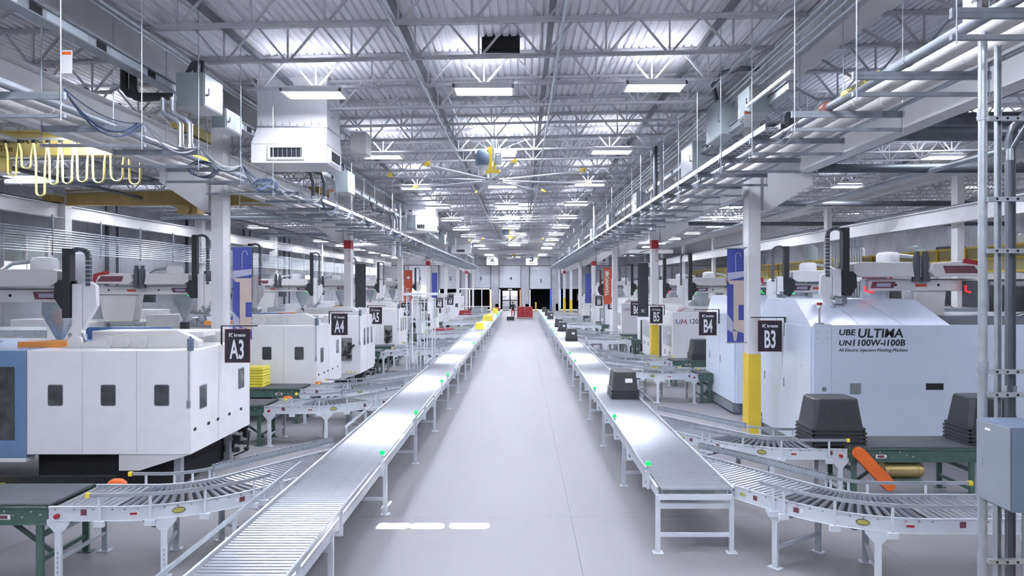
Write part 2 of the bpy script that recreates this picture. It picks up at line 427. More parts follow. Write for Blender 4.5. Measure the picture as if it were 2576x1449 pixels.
for i, cx in enumerate(DC):
    bot = 3.25 - (0.0 if i in (2, 3) else .15) if i else 3.6
    if i == 0: bot = 3.55
    dd = struct(f'door_{i+1}', (cx, Y1+.12, 0)); n = 5; hh = (OPEN_H-bot)/n
    for j in range(n):
        for sgn in (0, 1):
            MB().box(-DW/2+sgn*DW/2+.012, -DW/2+(sgn+1)*DW/2-.012, -.03, .03, bot+j*hh+.012, bot+(j+1)*hh-.012).build('section_panel', doorm, dd)
    MB().box(-DW/2-.06, -DW/2+.02, -.2, -.1, 0, OPEN_H).box(DW/2-.02, DW/2+.06, -.2, -.1, 0, OPEN_H).build('door_track', darkp, dd)
    text('door_number', str(i+1), .7, blkl, dd, (0.12, -.045, 4.55 if i < 4 else 4.2), bold=.012)
    MB().box(-DW/2, DW/2, .05, .08, bot, OPEN_H+.1).build('door_liner', doorm, dd)  # hidden plate added to stop outside light through the section gaps
    if i == 3:
        lp = MB().box(-.25, .25, .1, .3, 3.0, 3.08).build('dock_light', em_wht, dd); pl = bpy.data.lights.new('dock_light_beam', 'POINT'); pl.energy = 90; pl.shadow_soft_size = .1; po = bpy.data.objects.new('dock_light_beam', pl); C.objects.link(po); po.parent = dd; po.location = (0, .2, 2.9)
    if i > 0:   # trailer or dark pocket behind the opening
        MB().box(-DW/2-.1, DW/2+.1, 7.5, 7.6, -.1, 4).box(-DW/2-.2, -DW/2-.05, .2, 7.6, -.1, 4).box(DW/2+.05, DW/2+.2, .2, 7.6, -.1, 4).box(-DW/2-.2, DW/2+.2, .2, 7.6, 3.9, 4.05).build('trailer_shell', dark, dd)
        cl = [em_wht, em_wht] ; cr = [em_org, em_org]
        le = em_wht if i not in (6,) else em_blu
        re = {2: em_org, 3: em_org, 4: em_blu}.get(i, em_wht)
        if i in (1,2,3,4,5):
            MB().box(-DW/2+.05, -DW/2+.13, .1, .14, .35, 3.0).build('light_strip', le, dd)
        if i in (2,3,4): MB().box(DW/2-.13, DW/2-.05, .1, .14, .35, 3.0).build('light_strip', re, dd)
        if i in (5,): MB().box(-DW/2+.14, -DW/2+.2, .1, .14, .35, 3.0).build('light_strip', em_blu, dd)
    MB().box(-DW/2-.55, -DW/2-.12, -.12, -.02, .0, 1.0).build('bumper_guard', yellow, dd)

MB().box(XW-.5, XE2+.5, Y1+.31, Y1+.35, OPEN_H-.2, 9.4).build('wall_liner', wallm, wf)  # unseen sheets added behind the wall panels to stop outside light at gaps
for i in range(0, len(xs), 2): MB().box(xs[i]-.02, xs[i+1]+.02, Y1+.31, Y1+.35, -.1, OPEN_H).build('wall_liner', wallm, wf)
MB().box(XW-.3, XW-.22, Y0-.3, Y1+.4, -.1, 9.4).build('wall_liner', wallm, wl)
MB().box(XE2+.22, XE2+.3, Y0-.3, Y1+.4, -.1, 9.4).build('wall_liner', wallm, wr)
# roof girders, runway beams and columns
def wbeam(name, xc, y0, y1, z0, z1, w_, m, th=.02):
    return MB().box(xc-w_/2, xc+w_/2, y0, y1, z1-.035, z1).box(xc-w_/2, xc+w_/2, y0, y1, z0, z0+.035).box(xc-th/2, xc+th/2, y0, y1, z0+.035, z1-.035)
def column(x, y, top, label, k, signage=True, ybase=True):
    t = thing('column', label, 'column', (x, y, 0), group=None)
    t['kind'] = 'structure'
    h = MB().box(-.135, .135, -.2, -.17, 2.05 if ybase else 0, top).box(-.135, .135, .17, .2, 2.05 if ybase else 0, top)
    # boxed plates, as the photograph shows a closed face
    h.box(-.125, -.11, -.17, .17, 2.05 if ybase else 0, top).box(.11, .125, -.17, .17, 2.05 if ybase else 0, top)
    h.build('shaft', beampnt, t)
    if ybase: MB().box(-.14, .14, -.205, .205, 0, 2.05).build('yellow_base', yellow, t)
    MB().box(-.3, .3, -.3, .3, 0, .03).build('base_plate', strutm, t)
    if k:
        MB().box(-.142, .142, -.208, .208, 5.05, 5.38).build('red_band', redp, t)
        MB().box(.03, .10, -.212, -.208, 4.55, 5.0).build('hydrant_label', redp, t)
        MB().box(.043, .087, -.214, -.211, 4.57, 4.98).build('label_face', lett, t)
    return t
for i, y in enumerate(COLY):
    if y < 10: 
        column(XL, y, 7.55, f'white steel column of the left column line, {ordn(i)} from the camera', False)
        column(XR, y, 7.75, f'white steel column of the right column line, {ordn(i)} from the camera', False)
        continue
    column(XL, y, 7.55, f'white steel column of the left column line, {ordn(i)} from the camera', i in (2, 4, 7), ybase=False)
    yb = i in (1, 2, 6, 7)
    column(XR, y, 7.75, f'white steel column{" with yellow painted foot" if yb else ""} in the right column line, {ordn(i)} from the camera', i in (2, 4, 7), ybase=yb)
    column(XE, y, 7.95, f'white column of the outer right column line before the mezzanine, {ordn(i)} from the camera', False, ybase=False)
tr = 1
for nm, xc, z0, z1 in (('trim_1', XL+.04, 7.5, 8.12), ('trim_2', XR, 7.72, 8.38), ('trim_3', XE, 7.95, 8.62)):
    o = wbeam(nm, xc, Y0, Y1, z0, z1, .46, beampnt).build(nm, beampnt); o['kind'] = 'structure'; o['label'] = 'deep white steel roof girder'
RUN = [('left column line', XL-1.05, 6.2, 7.1, .32), ('right column line', XR+1.1, 6.15, 7.05, .34), ('left wall', XW+1.2, 6.25, 6.78, .3), ('mezzanine column line', XE-.3, 6.05, 6.7, .3)]
for nm, xc, z0, z1, ww in RUN:
    t = thing('crane_runway_beam', f'long white crane runway beam along the {nm}', 'beam', (xc, 0, 0)); 
    wbeam('beam', 0, 2, 95, z0, z1, ww, beampnt).build('beam', beampnt, t)
    MB().box(-.03, .03, 2, 95, z1, z1+.06).build('rail', darkp, t)
    cl = MB().box(-.09, .09, -.02, .02, 0, .03).box(.05,.08,-.03,.03,.0,.06)
    clm = cl.mesh('rail_clip', darkp)
    for i in range(40):
        for sx in (-1, 1):
            c = bpy.data.objects.new('rail_clip', clm); C.objects.link(c); c.parent = t; c.location = (0, 6+i*1.05, z1); 
            if sx < 0: c.rotation_euler = (0, 0, PI)
            if i > 20 and sx < 0: break
# brackets that carry the runways
for i, y in enumerate(COLY[1:]):
    for nm, x, s_, zt_ in (('left', XL-.22, -1, 6.19), ('right', XR+.22, 1, 6.14)):
        o = MB().prism([(0, 5.3), (.0, zt_), (s_*1.1, zt_), (s_*1.1, zt_-.25), (s_*.15, 5.3)], 'y', -.16, .16)
        o.v = [(v[0]+x, v[1]+y, v[2]) for v in o.v]
        tag(o.build('column_bracket', beampnt), f'white steel bracket under the runway beam on the {ordn(i+1)} column of the {nm} line', 'bracket', 'runway brackets')
# ---------------------------------------------------------------- lamps
def make_lamp():
    r = thing('ceiling_lamp', '', 'lamp', (0,0,0))
    hz = MB().box(-.61, .61, -.30, .30, .07, .11).box(-.60, .60, -.29, -.25, 0, .07).box(-.60, .60, .25, .29, 0, .07).box(-.61, -.56, -.29, .29, 0, .07).box(.56, .61, -.29, .29, 0, .07)
    hz.build('housing', white, r)
    MB().prism([(-.56,.06),(.56,.06),(.52,.0),(-.52,.0)], 'y', -.25, .25).build('lens', em_lamp, r)
    MB().box(-.5, .5, -.27, -.22, .112, .118).box(-.5, .5, .22, .27, .112, .118).build('uplight_slot', em_up, r)  # glowing strips added on the housing top to lift the dark ceiling
    MB().cyl((-.4,0,.11),(-.4,0,.2),.008,n=6).cyl((.4,0,.11),(.4,0,.2),.008,n=6).build('hanger', galv, r)
    return r
lampp = make_lamp(); used = [False]
def put_lamp(x, y, z, label, group, rz=0):
    if not used[0]: used[0] = True; o = lampp; o.location = (x,y,z); o.rotation_euler = (0,0,rz); o['label'] = label; o['group'] = group
    else: o = copy_tree(lampp, None, (x,y,z), rz, label, group)
    return o
for row, x in (('left', -4.15), ('centre', -.76), ('right', 2.65)):
    for k in range(-3, 13):
        y = 13.66+6.6*k
        if row == 'centre' and k in (7, 9, 11): continue
        if y < 2: lb = f'bright ceiling lamp of the {row} row above the aisle, behind the viewer, {ordn(k+3)}'
        else: lb = f'bright white ceiling lamp in the {row} row over the aisle, {ordn(k+1)} from the viewer'
        put_lamp(x, y, dz(x)-.61-.19, lb, f'{row} row of aisle lamps')
for row, x, sk in (('left bay wall side', -16.3, 0), ('left bay inner', -10.2, 0), ('right bay inner', 8.4, 0), ('right bay outer', 13.8, 0), ('mezzanine', 24.0, 0)):
    for k in range(-3, 12, 1 if sk == 0 else 2):
        y = 15.8+6.6*k
        if row in ('left bay inner', 'right bay inner') and k % 2: continue
        put_lamp(x, y, dz(x)-.61-.19, f'ceiling lamp of the {row} row, {ordn(k+3)} from the near end', f'{row} lamps', PI/2 if row == 'mezzanine' else 0)

# ---------------------------------------------------------------- main roller conveyors
TOP = .88
def stand(parent, xa, xb, y, part='support_stand'):
    s_ = MB().box(xa, xb, y-.02, y+.02, .60, .67).box(xa, xb, y-.02, y+.02, .22, .27).build(part, convm, parent)
    for x in (xa, xb):
        MB().box(x-.03, x+.03, y-.025, y+.025, 0.012, .78).box(x-.07, x+.07, y-.06, y+.06, 0, .012).build('leg', convm, s_)
    return s_
def main_conveyor(name, label, xa, xb, ya, yb, guard_side, lamps, guards):
    t = thing(name, label, 'conveyor', (0, 0, 0))
    n = int((yb-ya)/.075); L = xb-xa
    rm = MB().cyl((xa+.035, 0, TOP-.024), (xb-.035, 0, TOP-.024), .0245, n=10).mesh('roller', roller, smooth=True)
    for i in range(min(n, 300)):
        c = bpy.data.objects.new('roller', rm); C.objects.link(c); c.parent = t; c.location = (0, ya+.04+i*.075, 0)
    if n > 300:
        m = MB()
        for i in range(300, n): m.cyl((xa+.035, ya+.04+i*.075, TOP-.024), (xb-.035, ya+.04+i*.075, TOP-.024), .0245, n=6, caps=False)
        o = m.build('distant_rollers', roller, t, smooth=True); o['kind'] = 'stuff'
    for x, sg in ((xa, 1), (xb, -1)):
        f_ = MB().box(x-.005*sg if sg > 0 else x-.003, x+.003 if sg > 0 else x+.005, ya, yb, .73, .895)
        f_.box(min(x, x+.035*sg), max(x, x+.035*sg), ya, yb, .73, .735).box(min(x, x-.03*sg), max(x, x-.03*sg), ya, yb, .875, .895)
        f_.build('side_frame', convm, t)
        # drive channel under the rollers with its notches, seen as a dotted line beside the rollers
        MB().box(min(x+.05*sg, x+.065*sg), max(x+.05*sg, x+.065*sg), ya, yb, .74, .84).build('drive_channel', alum, t)
    bolt = MB()
    for i in range(0, min(n, 300)):
        y = ya+.04+i*.075
        bolt.cbox((xa-.008, y, TOP-.03), (.012, .02, .02)); bolt.cbox((xb+.008, y, TOP-.03), (.012, .02, .02))
    o = bolt.build('axle_ends', alum, t); o['kind'] = 'stuff'
    MB().box(xa+.2, xb-.2, ya, yb, .74, .78).build('belt_pan', strutm, t)
    y = ya+.03
    while y < yb:
        stand(t, xa+.0, xb-.0, y); y += 3.05
    for (a, b, side) in guards:
        gx_ = xa-.09 if side < 0 else xb+.07
        g = MB().box(gx_-.012, gx_+.012, a, b, 1.00, 1.045).build('guard_rail', alum, t)
        q = a+.15
        while q < b:
            p = MB(); p.box(gx_-.02, gx_+.02, q-.012, q+.012, .72, 1.0); p.box(min(gx_, xa if side < 0 else xb), max(gx_, xa if side < 0 else xb), q-.02, q+.02, .72, .76); q += 1.5
            p.build('rail_post', convm, g)
    for (y, kind) in lamps:
        lx = xb+.04 if guard_side > 0 else xa-.04
        b_ = MB().box(lx-.02, lx+.02, y-.02, y+.02, .72, 1.04).cyl((lx, y, 1.04), (lx, y, 1.055), .045, n=14).build('lamp_post', convm, t)
        MB().lathe([(.04,1.055),(.04,1.085),(.032,1.105),(.014,1.115)], (lx, y, 0), 14).build('status_lamp', {'g': em_grn, 'b': em_blu, 'w': em_wht}[kind], b_, smooth=True)
    return t
LL = [(10.3,'g'),(13.6,'g'),(18.0,'g'),(19.4,'g'),(29.8,'g'),(33,'w'),(36,'g'),(42.4,'b'),(45.4,'g'),(57,'g'),(59.5,'g'),(62,'g'),(65,'g')]
main_conveyor('roller_conveyor', 'long straight roller conveyor along the aisle carrying yellow totes', -3.13, -2.15, 4.6, 74, 1, LL, [(4.7, 9.3, 1), (13.0, 16.4, 1), (21, 23.6, 1), (30, 32, 1), (6.0, 9.95, -1), (12.4, 14.6, -1), (22.4, 25.5, -1), (32.5, 36.5, -1)])
LR = [(9.67,'g'),(13.2,'g'),(16.8,'g'),(22.98,'g'),(25.5,'g'),(35.4,'g'),(38.4,'g'),(40.7,'g'),(44.2,'g'),(50.6,'g'),(56.8,'g'),(62,'g')]
rc = main_conveyor('roller_conveyor', 'long straight roller conveyor along the aisle carrying black tote stacks', 1.83, 2.82, 9.16, 76, -1, LR, [(9.6, 75, -1), (14.8, 18.6, 1), (19.5,20.6,1), (26, 29.5, 1), (36, 38.5, 1)])
MB().box(1.83, 2.82, 9.13, 9.16, .73, .80).build('end_plate', convm, rc)
lc_guard = None

# ---------------------------------------------------------------- curved spur conveyors
def spur(name, label, s, xm, xa, xe, detail=True, group=None, long_after=0.0, labels=True):
    """local frame: y=0 is the near edge of the straight end; x measured outwards from the aisle, s = side sign.
       xm main conveyor edge, xa arc start, xe outer end."""
    t = thing(name, label, 'conveyor', (0,0,0), group=group)
    W = .93; RO = 1.83; RI = RO-W; A = math.radians(56)
    def outer(u): return path(u, RO, 0.0)
    def path(u, R, yoff):
        """u: arc length fraction coordinate: <0 straight part, 0..1 arc, >1 straight skew (metres after arc)"""
        if u <= 0: return Vector((xa-u, yoff, 0))
        if u <= 1: a = A*u; return Vector((xa-R*math.sin(a), yoff+R*(1-math.cos(a)), 0))
        e = Vector((xa-R*math.sin(A), yoff+R*(1-math.cos(A)), 0)); q = u-1
        return e + Vector((-math.cos(A), math.sin(A), 0))*q
    def P(v, z=0): return (s*v[0], v[1], z)
    def clip(p):
        return p
    # rollers
    rs = []
    ls = xe-xa; nn = int(ls/.085)
    for i in range(nn): rs.append((path(-(ls-.04-i*.085), RO, 0), path(-(ls-.04-i*.085), RI, W), False))
    na = 15
    for i in range(na):
        u = (i+.5)/na; rs.append((path(u, RO, 0), path(u, RI, W), True))
    e0 = path(1, RO, 0); dirv = Vector((-math.cos(A), math.sin(A), 0))
    q = .05
    while True:
        a = e0+dirv*q; b = path(1, RI, W)+dirv*q
        if b.x <= xm+.06: break
        if a.x < xm+.03:
            tt = (xm+.03-a.x)/(b.x-a.x); a = a.lerp(b, tt)
        rs.append((a, b, False)); q += .078
    def rolls(m, a, b, tap):
        d_ = (b-a).normalized(); a2 = a+d_*.03; b2 = b-d_*.03
        r0 = .036 if tap else .0245; r1 = .022 if tap else .0245
        m.cyl(P(a2, TOP-r0), P(b2, TOP-r1), r0, r1, n=8)
    if detail:
        for a, b, tap in rs:
            m = MB(); rolls(m, a, b, tap); m.build('roller', rollerd if tap else roller, t, smooth=True)
    else:
        for tap_ in (True, False):
            m = MB()
            for a, b, tap in rs:
                if tap == tap_: rolls(m, a, b, tap)
            o = m.build('rollers', rollerd if tap_ else roller, t, smooth=True); o['kind'] = 'stuff'
    # side frames
    def line(R, yoff, off, u0, stop):
        pts = []
        for i in range(3): pts.append(path(u0*(1-i/2) if u0 < 0 else 0, R, yoff))
        for i in range(1, 13): pts.append(path(i/12, R, yoff))
        e = pts[-1]; qq = (e.x-stop)/math.cos(A)
        if qq > 0: pts.append(path(1+qq, R, yoff))
        out = []
        for i, p in enumerate(pts):
            d_ = (pts[min(i+1, len(pts)-1)]-pts[max(i-1, 0)]).normalized(); nrm = Vector((-d_.y, d_.x, 0))
            out.append(p+nrm*off)
        return out
    for R, yo, sg in ((RO, 0, 1), (RI, W, -1)):
        pts = line(R, yo, 0, -ls, xm+.02)
        MB().sweep([P(p) for p in pts], .008, .72, .90).sweep([P(p) for p in pts], .035, .89, .90).sweep([P(p) for p in pts], .035, .72, .727).build('side_frame', convm, t)
    MB().sweep([P(p) for p in line((RO+RI)/2, W/2, 0, -ls, xm+.35)], W*.82, .76, .77).build('pan', belt, t)  # dark colour stands in for the shade under the rollers
    # bolts along the outer frame and labels
    if detail:
        bm_ = MB()
        for i, p in enumerate([path(u, RO, 0) for u in [-(ls*.9), -(ls*.6), -(ls*.3)]+[j/12 for j in range(13)]]+[path(1.15, RO, 0), path(1.4, RO, 0)]):
            bm_.cbox(P(p+Vector((0,-.008,0)), .865), (.018, .012, .018))
        o = bm_.build('bolts', strutm, t); o['kind'] = 'stuff'
        def sticker(u, wd, h, m, z=.81, nm='sticker', oval=False):
            p = path(u, RO, 0); p2 = path(u+.02, RO, 0); d_ = (p2-p).normalized(); nr = Vector((-d_.y, d_.x, 0))
            if nr.y > 0: nr = -nr
            c = p+nr*.008; mm = MB(); N = 14
            if oval: vs = [(math.cos(2*PI*k/N)*wd/2, math.sin(2*PI*k/N)*h/2) for k in range(N)]
            else: vs = [(-wd/2,-h/2),(wd/2,-h/2),(wd/2,h/2),(-wd/2,h/2)]
            v3 = [P(c+d_*a, z+b) for a, b in vs]; v4 = [P(c+nr*.003+d_*a, z+b) for a, b in vs]
            nv = len(vs); mm.add(v3+v4, [tuple(range(nv)), tuple(range(nv, 2*nv))]+[(i, (i+1)%nv, nv+(i+1)%nv, nv+i) for i in range(nv)])
            o = mm.build(nm, m, t); return o
        sticker(.42, .15, .075, dark, nm='oval_badge', oval=True); o = sticker(.42, .135, .06, mat('badge_yellow', (.42,.40,.10), .4), nm='badge_face', oval=True); o.location = (0,-.004,0)
        sticker(.14, .10, .04, lett, nm='warning_label'); o = sticker(.14, .085, .026, redp, nm='label_print'); o.location = (0,-.004,0)
        sticker(-.35, .07, .07, brown, z=.83, nm='warning_label'); sticker(.84, .07, .06, brown, nm='warning_label'); sticker(.80, .045, .05, lett, nm='warning_label')
        sticker(1.3, .06, .06, brown, nm='warning_label'); sticker(1.5, .09, .05, mat('badge_yellow', (.42,.40,.10), .4), nm='oval_badge', oval=True)
        p = path(-ls+.1, RO, 0)
        MB().cyl(P(p+Vector((-.02,-.06,0)), .79), P(p+Vector((-.02,-.015,0)), .79), .028, n=12).build('stop_button', redp, t)
    # guard rails: outer and inner, with yellow end caps
    def guard(R, yo, off, u0, stop, z, wheel=None):
        pts = line(R, yo, off, u0, stop)
        g = MB().sweep([P(p) for p in pts], .022, z, z+.042).build('guard_rail', alum, t)
        c0 = pts[0]; MB().cbox(P(c0, z+.02), (.05, .045, .055)).build('end_cap', yel_pl, g)
        for i in (1, 5, 9, 13, len(pts)-2 if len(pts) > 15 else 14):
            if i < len(pts):
                p = pts[i]; pm = MB(); pm.cbox(P(p, (z+.72)/2), (.03, .016, z-.72)); 
                if detail: pm.cbox(P(p, .70), (.12, .05, .07))
                pm.build('rail_post', convm, g)
        if wheel is not None:
            a, b = wheel; wm_ = MB(); k = int((b-a).length/.055)
            for i in range(k):
                p = a.lerp(b, i/k)
                wm_.cyl(P(p, z+.055), P(p, z+.075), .022, n=8); wm_.cyl(P(p, z-.02), P(p, z+.0), .022, n=8)
            MB().sweep([P(a), P(b)], .03, z-.03, z+.055).build('wheel_channel', alum, g)
            o = wm_.build('skate_wheels', roller, g, smooth=True); o['kind'] = 'stuff'
    guard(RO, 0, .05, -ls*(.35 if s < 0 else .98), xm+.3, 1.03)
    pi = path(1, RI, W); wa = pi+Vector((.16,.10,0)); wb_ = wa+dirv*((wa.x-xm-.08)/math.cos(A))
    guard(RI, W, -.20, -ls*.55, pi.x+.12, .965, (wa, wb_))
    # legs
    for u in ((-ls+.12), .33, 1.0):
        a = path(u, RO, 0); b = path(u, RI, W); d_ = (b-a).normalized()
        st = MB().bar(P(a, .60), P(b, .60), .03, .05).bar(P(a, .25), P(b, .25), .03, .045).build('support_stand', convm, t)
        for q_ in (a, b):
            ang = math.atan2((path(u+.02, RO, 0)-path(u, RO, 0)).y, s*(path(u+.02, RO, 0)-path(u, RO, 0)).x)
            M = Matrix.Rotation(ang, 3, 'Z'); c = Vector(P(q_, 0))
            lg = MB(); lg.cbox(c+Vector((0,0,.30)), (.075, .04, .60), M); lg.cbox(c+Vector((0,0,.005)), (.16, .12, .01), M)
            pr = MB().prism([(-.14,.74),(.14,.74),(.14,.69),(.045,.58),(-.045,.58),(-.14,.69)], 'y', -.012, .012)
            lg.add([M @ Vector(v) + c for v in pr.v], pr.f)
            if detail:
                for zz in (.10,.16,.22,.28,.34): lg.slot(1); lg.cbox(c+M @ Vector((0,-.021,0))+Vector((0,0,zz)), (.014,.003,.03), M); lg.slot(0)
            lg.build('leg', [convm, strutm], st)
    return t
def belt_conv(name, label, s, x0, x1, y, group=None, legs=True, guard=True):
    """green slider bed conveyor running outwards from x0 to x1 (positive, mirrored by s)"""
    t = thing(name, label, 'conveyor', (s*x0, y, 0), group=group); L = x1-x0
    def X(a, b): return (min(s*a, s*b), max(s*a, s*b))
    for yy in (0, .90):
        a, b = X(0, L); MB().box(a, b, yy, yy+.03, .68, .90).box(a, b, yy-.03, yy+.06, .885, .90).box(a, b, yy-.03, yy+.03, .68, .69).build('side_frame', green, t)
    a, b = X(.01, L); MB().box(a, b, .05, .88, .87, .915).build('belt', belt, t, bevel=.01)
    n = max(2, int(L/1.4)+1)
    for i in range(n):
        x = s*(.1+i*(L-.2)/(n-1))
        st = MB().box(x-.02, x+.02, .03, .9, .50, .56).box(x-.02, x+.02, .03, .9, .2, .25).build('support_stand', green, t)
        for yy in (.0, .88): MB().box(x-.04, x+.04, yy, yy+.04, .01, .68).box(x-.09, x+.09, yy-.04, yy+.08, 0, .01).build('leg', green, st)
    a, b = X(.2, .75); MB().bar((s*.15, .45, .1), (s*.85, .45, .62), .03, .05).build('brace', green, t)
    bl = MB()
    for i in range(10): bl.cyl((s*(.08+.11*i), -.012, .8 + .04*math.sin(i*2)), (s*(.08+.11*i), .0, .8+.04*math.sin(i*2)), .012, n=6)
    o = bl.build('bolts', galv, t); o['kind'] = 'stuff'
    MB().box(*X(.45,.62), -.008, .002, .74, .80).build('label_plate', lett, t)
    MB().box(*X(.48,.59), -.010, -.007, .75, .79).build('label_print', brown, t)
    return t
# left side
lsp = []
for i, y in enumerate([8.34, 15.3, 17.8, 27.9, 30.2, 37.5, 40.6, 49.7, 54.0, 62.0]):
    near = i < 5
    lab = ['merging beside machine A3, nearest of the left side', 'second along the left side, beneath machine A4', 'third along the left side, ahead of sign A4',
           'fourth along the left side, past sign A5', 'fifth along the left side, past sign A5'][i] if i < 5 else f'{ordn(i)} along the left side towards the dock doors'
    lab = f'curved roller spur conveyor {lab}'
    if i == 0: p0 = spur('spur_conveyor', lab, -1, 3.13, 5.0, 5.78, True, 'spur conveyors on the left'); p0.location = (0, y, 0)
    elif near: copy_tree(p0, None, (0, y, 0), 0, lab)
    else:
        if i == 5: pf = spur('spur_conveyor', lab, -1, 3.13, 5.0, 5.78, False, 'spur conveyors on the left'); pf.location = (0, y, 0)
        else: copy_tree(pf, None, (0, y, 0), 0, lab)
    if i < 9:
        belt_conv('belt_conveyor', f'green belt conveyor feeding the {ordn(i)} spur of the left side', -1, 5.80, 9.2 if i else 8.6, y, 'green belt conveyors on the left')
# right side
rlab = ['nearest of the right side, rollers sweeping behind the grey wall box', 'second along the right side, in front of sign B3', 'third along the right side, in front of sign B4', 'fourth along the right side, past sign B4']
for i, (y, xe) in enumerate([(7.9, 6.9), (11.29, 5.38), (20.85, 5.38), (24.4, 5.38), (33.6, 5.38), (37.2, 5.38), (46.2, 5.38), (50, 5.38), (60, 5.38), (66, 5.38)]):
    lab = 'curved roller spur conveyor ' + (rlab[i] if i < 4 else f'{ordn(i)} along the right side towards the dock doors')
    if i == 0: q0 = spur('spur_conveyor', lab, 1, 2.82, 4.75, xe, True, 'spur conveyors on the right'); q0.location = (0, y, 0)
    elif i == 1: q1 = spur('spur_conveyor', lab, 1, 2.82, 4.75, xe, True, 'spur conveyors on the right'); q1.location = (0, y, 0)
    elif i < 4: copy_tree(q1, None, (0, y, 0), 0, lab)
    elif i == 4: qf = spur('spur_conveyor', lab, 1, 2.82, 4.75, xe, False, 'spur conveyors on the right'); qf.location = (0, y, 0)
    else: copy_tree(qf, None, (0, y, 0), 0, lab)
    if 0 < i < 9: bb = belt_conv('belt_conveyor', f'green belt conveyor feeding the {ordn(i)} spur of the right side', 1, 5.40, 9.5 if i in (1,3,5,6,8) else 5.84, y, 'green belt conveyors on the right')
    if i == 1:
        g = MB(); N = 12; pts = []
        a = Vector((.14, 0, .84)); b = Vector((.62, 0, .33)); dd_ = (b-a).normalized(); nn_ = Vector((-dd_.z, 0, dd_.x)); R = .10
        for k in range(N+1): t_ = PI/2+PI*k/N; pts.append(a+dd_*math.cos(t_)*R+nn_*math.sin(t_)*R)
        for k in range(N+1): t_ = -PI/2+PI*k/N; pts.append(b+dd_*math.cos(t_)*R+nn_*math.sin(t_)*R)
        MB().prism([(p.x, p.z) for p in pts], 'y', -.13, -.03).build('chain_guard', orange, bb, bevel=.008)
        MB().cyl((.62, .12, .52), (1.22, .12, .52), .13, n=20).cyl((1.22,.12,.52),(1.27,.12,.52),.10,n=20).cyl((.70,.12,.52),(.72,.12,.52),.14,n=20).cyl((1.16,.12,.52),(1.18,.12,.52),.14,n=20).build('drive_motor', gold, bb, smooth=True)
        MB().box(.6, 1.2, -.02, .25, .36, .40).build('motor_bracket', green, bb)
# orange rounded guards at the spur ends
for i, (x, y) in enumerate(((-5.55, 9.36), (-5.62, 16.36), (-5.6, 18.85))):
    tag(MB().prism([(-.12, .86), (-.12, .90), (-.07, .945), (.05, .945), (.12, .90), (.12, .86)], 'y', 0, .1).build('orange_guard', orange, bevel=.02), f'orange rounded guard cap behind the {ordn(i)} left spur', 'guard')
    o = [q for q in C.objects if q.name.startswith('orange_guard')][-1]; o.location = (x, y, .86)
# dark cable bundles beneath the near spurs
for i, (x, y) in enumerate(((-4.7, 8.6), (4.1, 8.5), (6.1, 8.4))):
    m = MB()
    for k in range(3): m.tube(sag((x-.16+k*.02, y, .72), (x+.2+k*.03, y+.05, .74), .12+.03*k, 10), .007, n=6)
    tag(m.build('cable_loop', black, smooth=True), ['black cable loop hanging under the nearest left spur', 'black cable loop hanging under the near curved spur on the right', 'black cable coil under the straight end of the near right spur'][i], 'cable')
# ---------------------------------------------------------------- totes
def tote(m, hw, hd, h, base=0):
    """upside-down tapered tote: closed top (its floor), wide rim at the bottom"""
    def ring(x, y, z, c): return [(-x+c,-y,z),(x-c,-y,z),(x,-y+c,z),(x,y-c,z),(x-c,y,z),(-x+c,y,z),(-x,y-c,z),(-x,-y+c,z)]
    rs = [ring(hw, hd, base, .04), ring(hw, hd, base+.035, .04), ring(hw*.93, hd*.93, base+.04, .05), ring(hw*.80, hd*.80, base+h-.02, .07), ring(hw*.77, hd*.77, base+h, .07)]
    v = [p for r in rs for p in r]; f = [(7,6,5,4,3,2,1,0), tuple(range(32, 40))]
    for j in range(4): f += [(j*8+i, j*8+(i+1)%8, (j+1)*8+(i+1)%8, (j+1)*8+i) for i in range(8)]
    return m.add(v, f)
def tote_stack(x, y, z, hw, hd, h, n, label, m_=None, lab=False, step=.065, group=None, rz=0):
    m_ = m_ or tote_m
    for k in range(n):
        # nested totes: lower ones show only their rims
        hh = h if k == n-1 else step*1.6
        m = MB()
        if k == n-1: tote(m, hw, hd, h)
        else:
            for a, b, c, d_ in ((-hw, hw, -hd, -hd+.05), (-hw, hw, hd-.05, hd), (-hw, -hw+.05, -hd+.05, hd-.05), (hw-.05, hw, -hd+.05, hd-.05)): m.box(a, b, c, d_, 0, .035)
            for a, b, c, d_ in ((-hw*.95, hw*.95, -hd*.95, -hd*.95+.03), (-hw*.95, hw*.95, hd*.95-.03, hd*.95), (-hw*.95, -hw*.95+.03, -hd*.95, hd*.95), (hw*.95-.03, hw*.95, -hd*.95, hd*.95)): m.box(a, b, c, d_, .035, step-.002)
        o = m.build('tote', m_, None, loc=(0,0,0)); o.location = (x, y, z+k*step); o.rotation_euler = (0,0,rz)
        where = 'topmost' if k == n-1 else (f'{ordn(k)} from the bottom' if k else 'bottom one')
        tag(o, (f'{label}, {where}' if n > 1 else label), 'tote', group)
        if lab and k == n-1: MB().cbox((hw*.25, -hd*.875-.006, h*.55), (hw*.52, .006, h*.22), Matrix.Rotation(-math.atan2(hd*.16, h), 3, 'X')).build('paper_label', lett, o)
bt = TOP+.002
tote_stack(2.47, 16.7, bt, .33, .45, .45, 4, 'black tote on the aisle conveyor between signs B4 and A4', lab=True, group='black totes in the nearest conveyor stack')
for i, (x, y, n, hw) in enumerate(((2.43, 33.6, 3, .29), (2.42, 40.8, 2, .28), (2.41, 44.7, 2, .28), (2.33, 55.8, 2, .26), (2.35, 62.2, 2, .27), (2.3, 70, 1, .27))):
    tote_stack(x, y, bt, hw, .4, .46, n, f'charcoal tote in the {ordn(i+1)} stack along the right conveyor', lab=i < 5, group='totes on the far part of the conveyor')
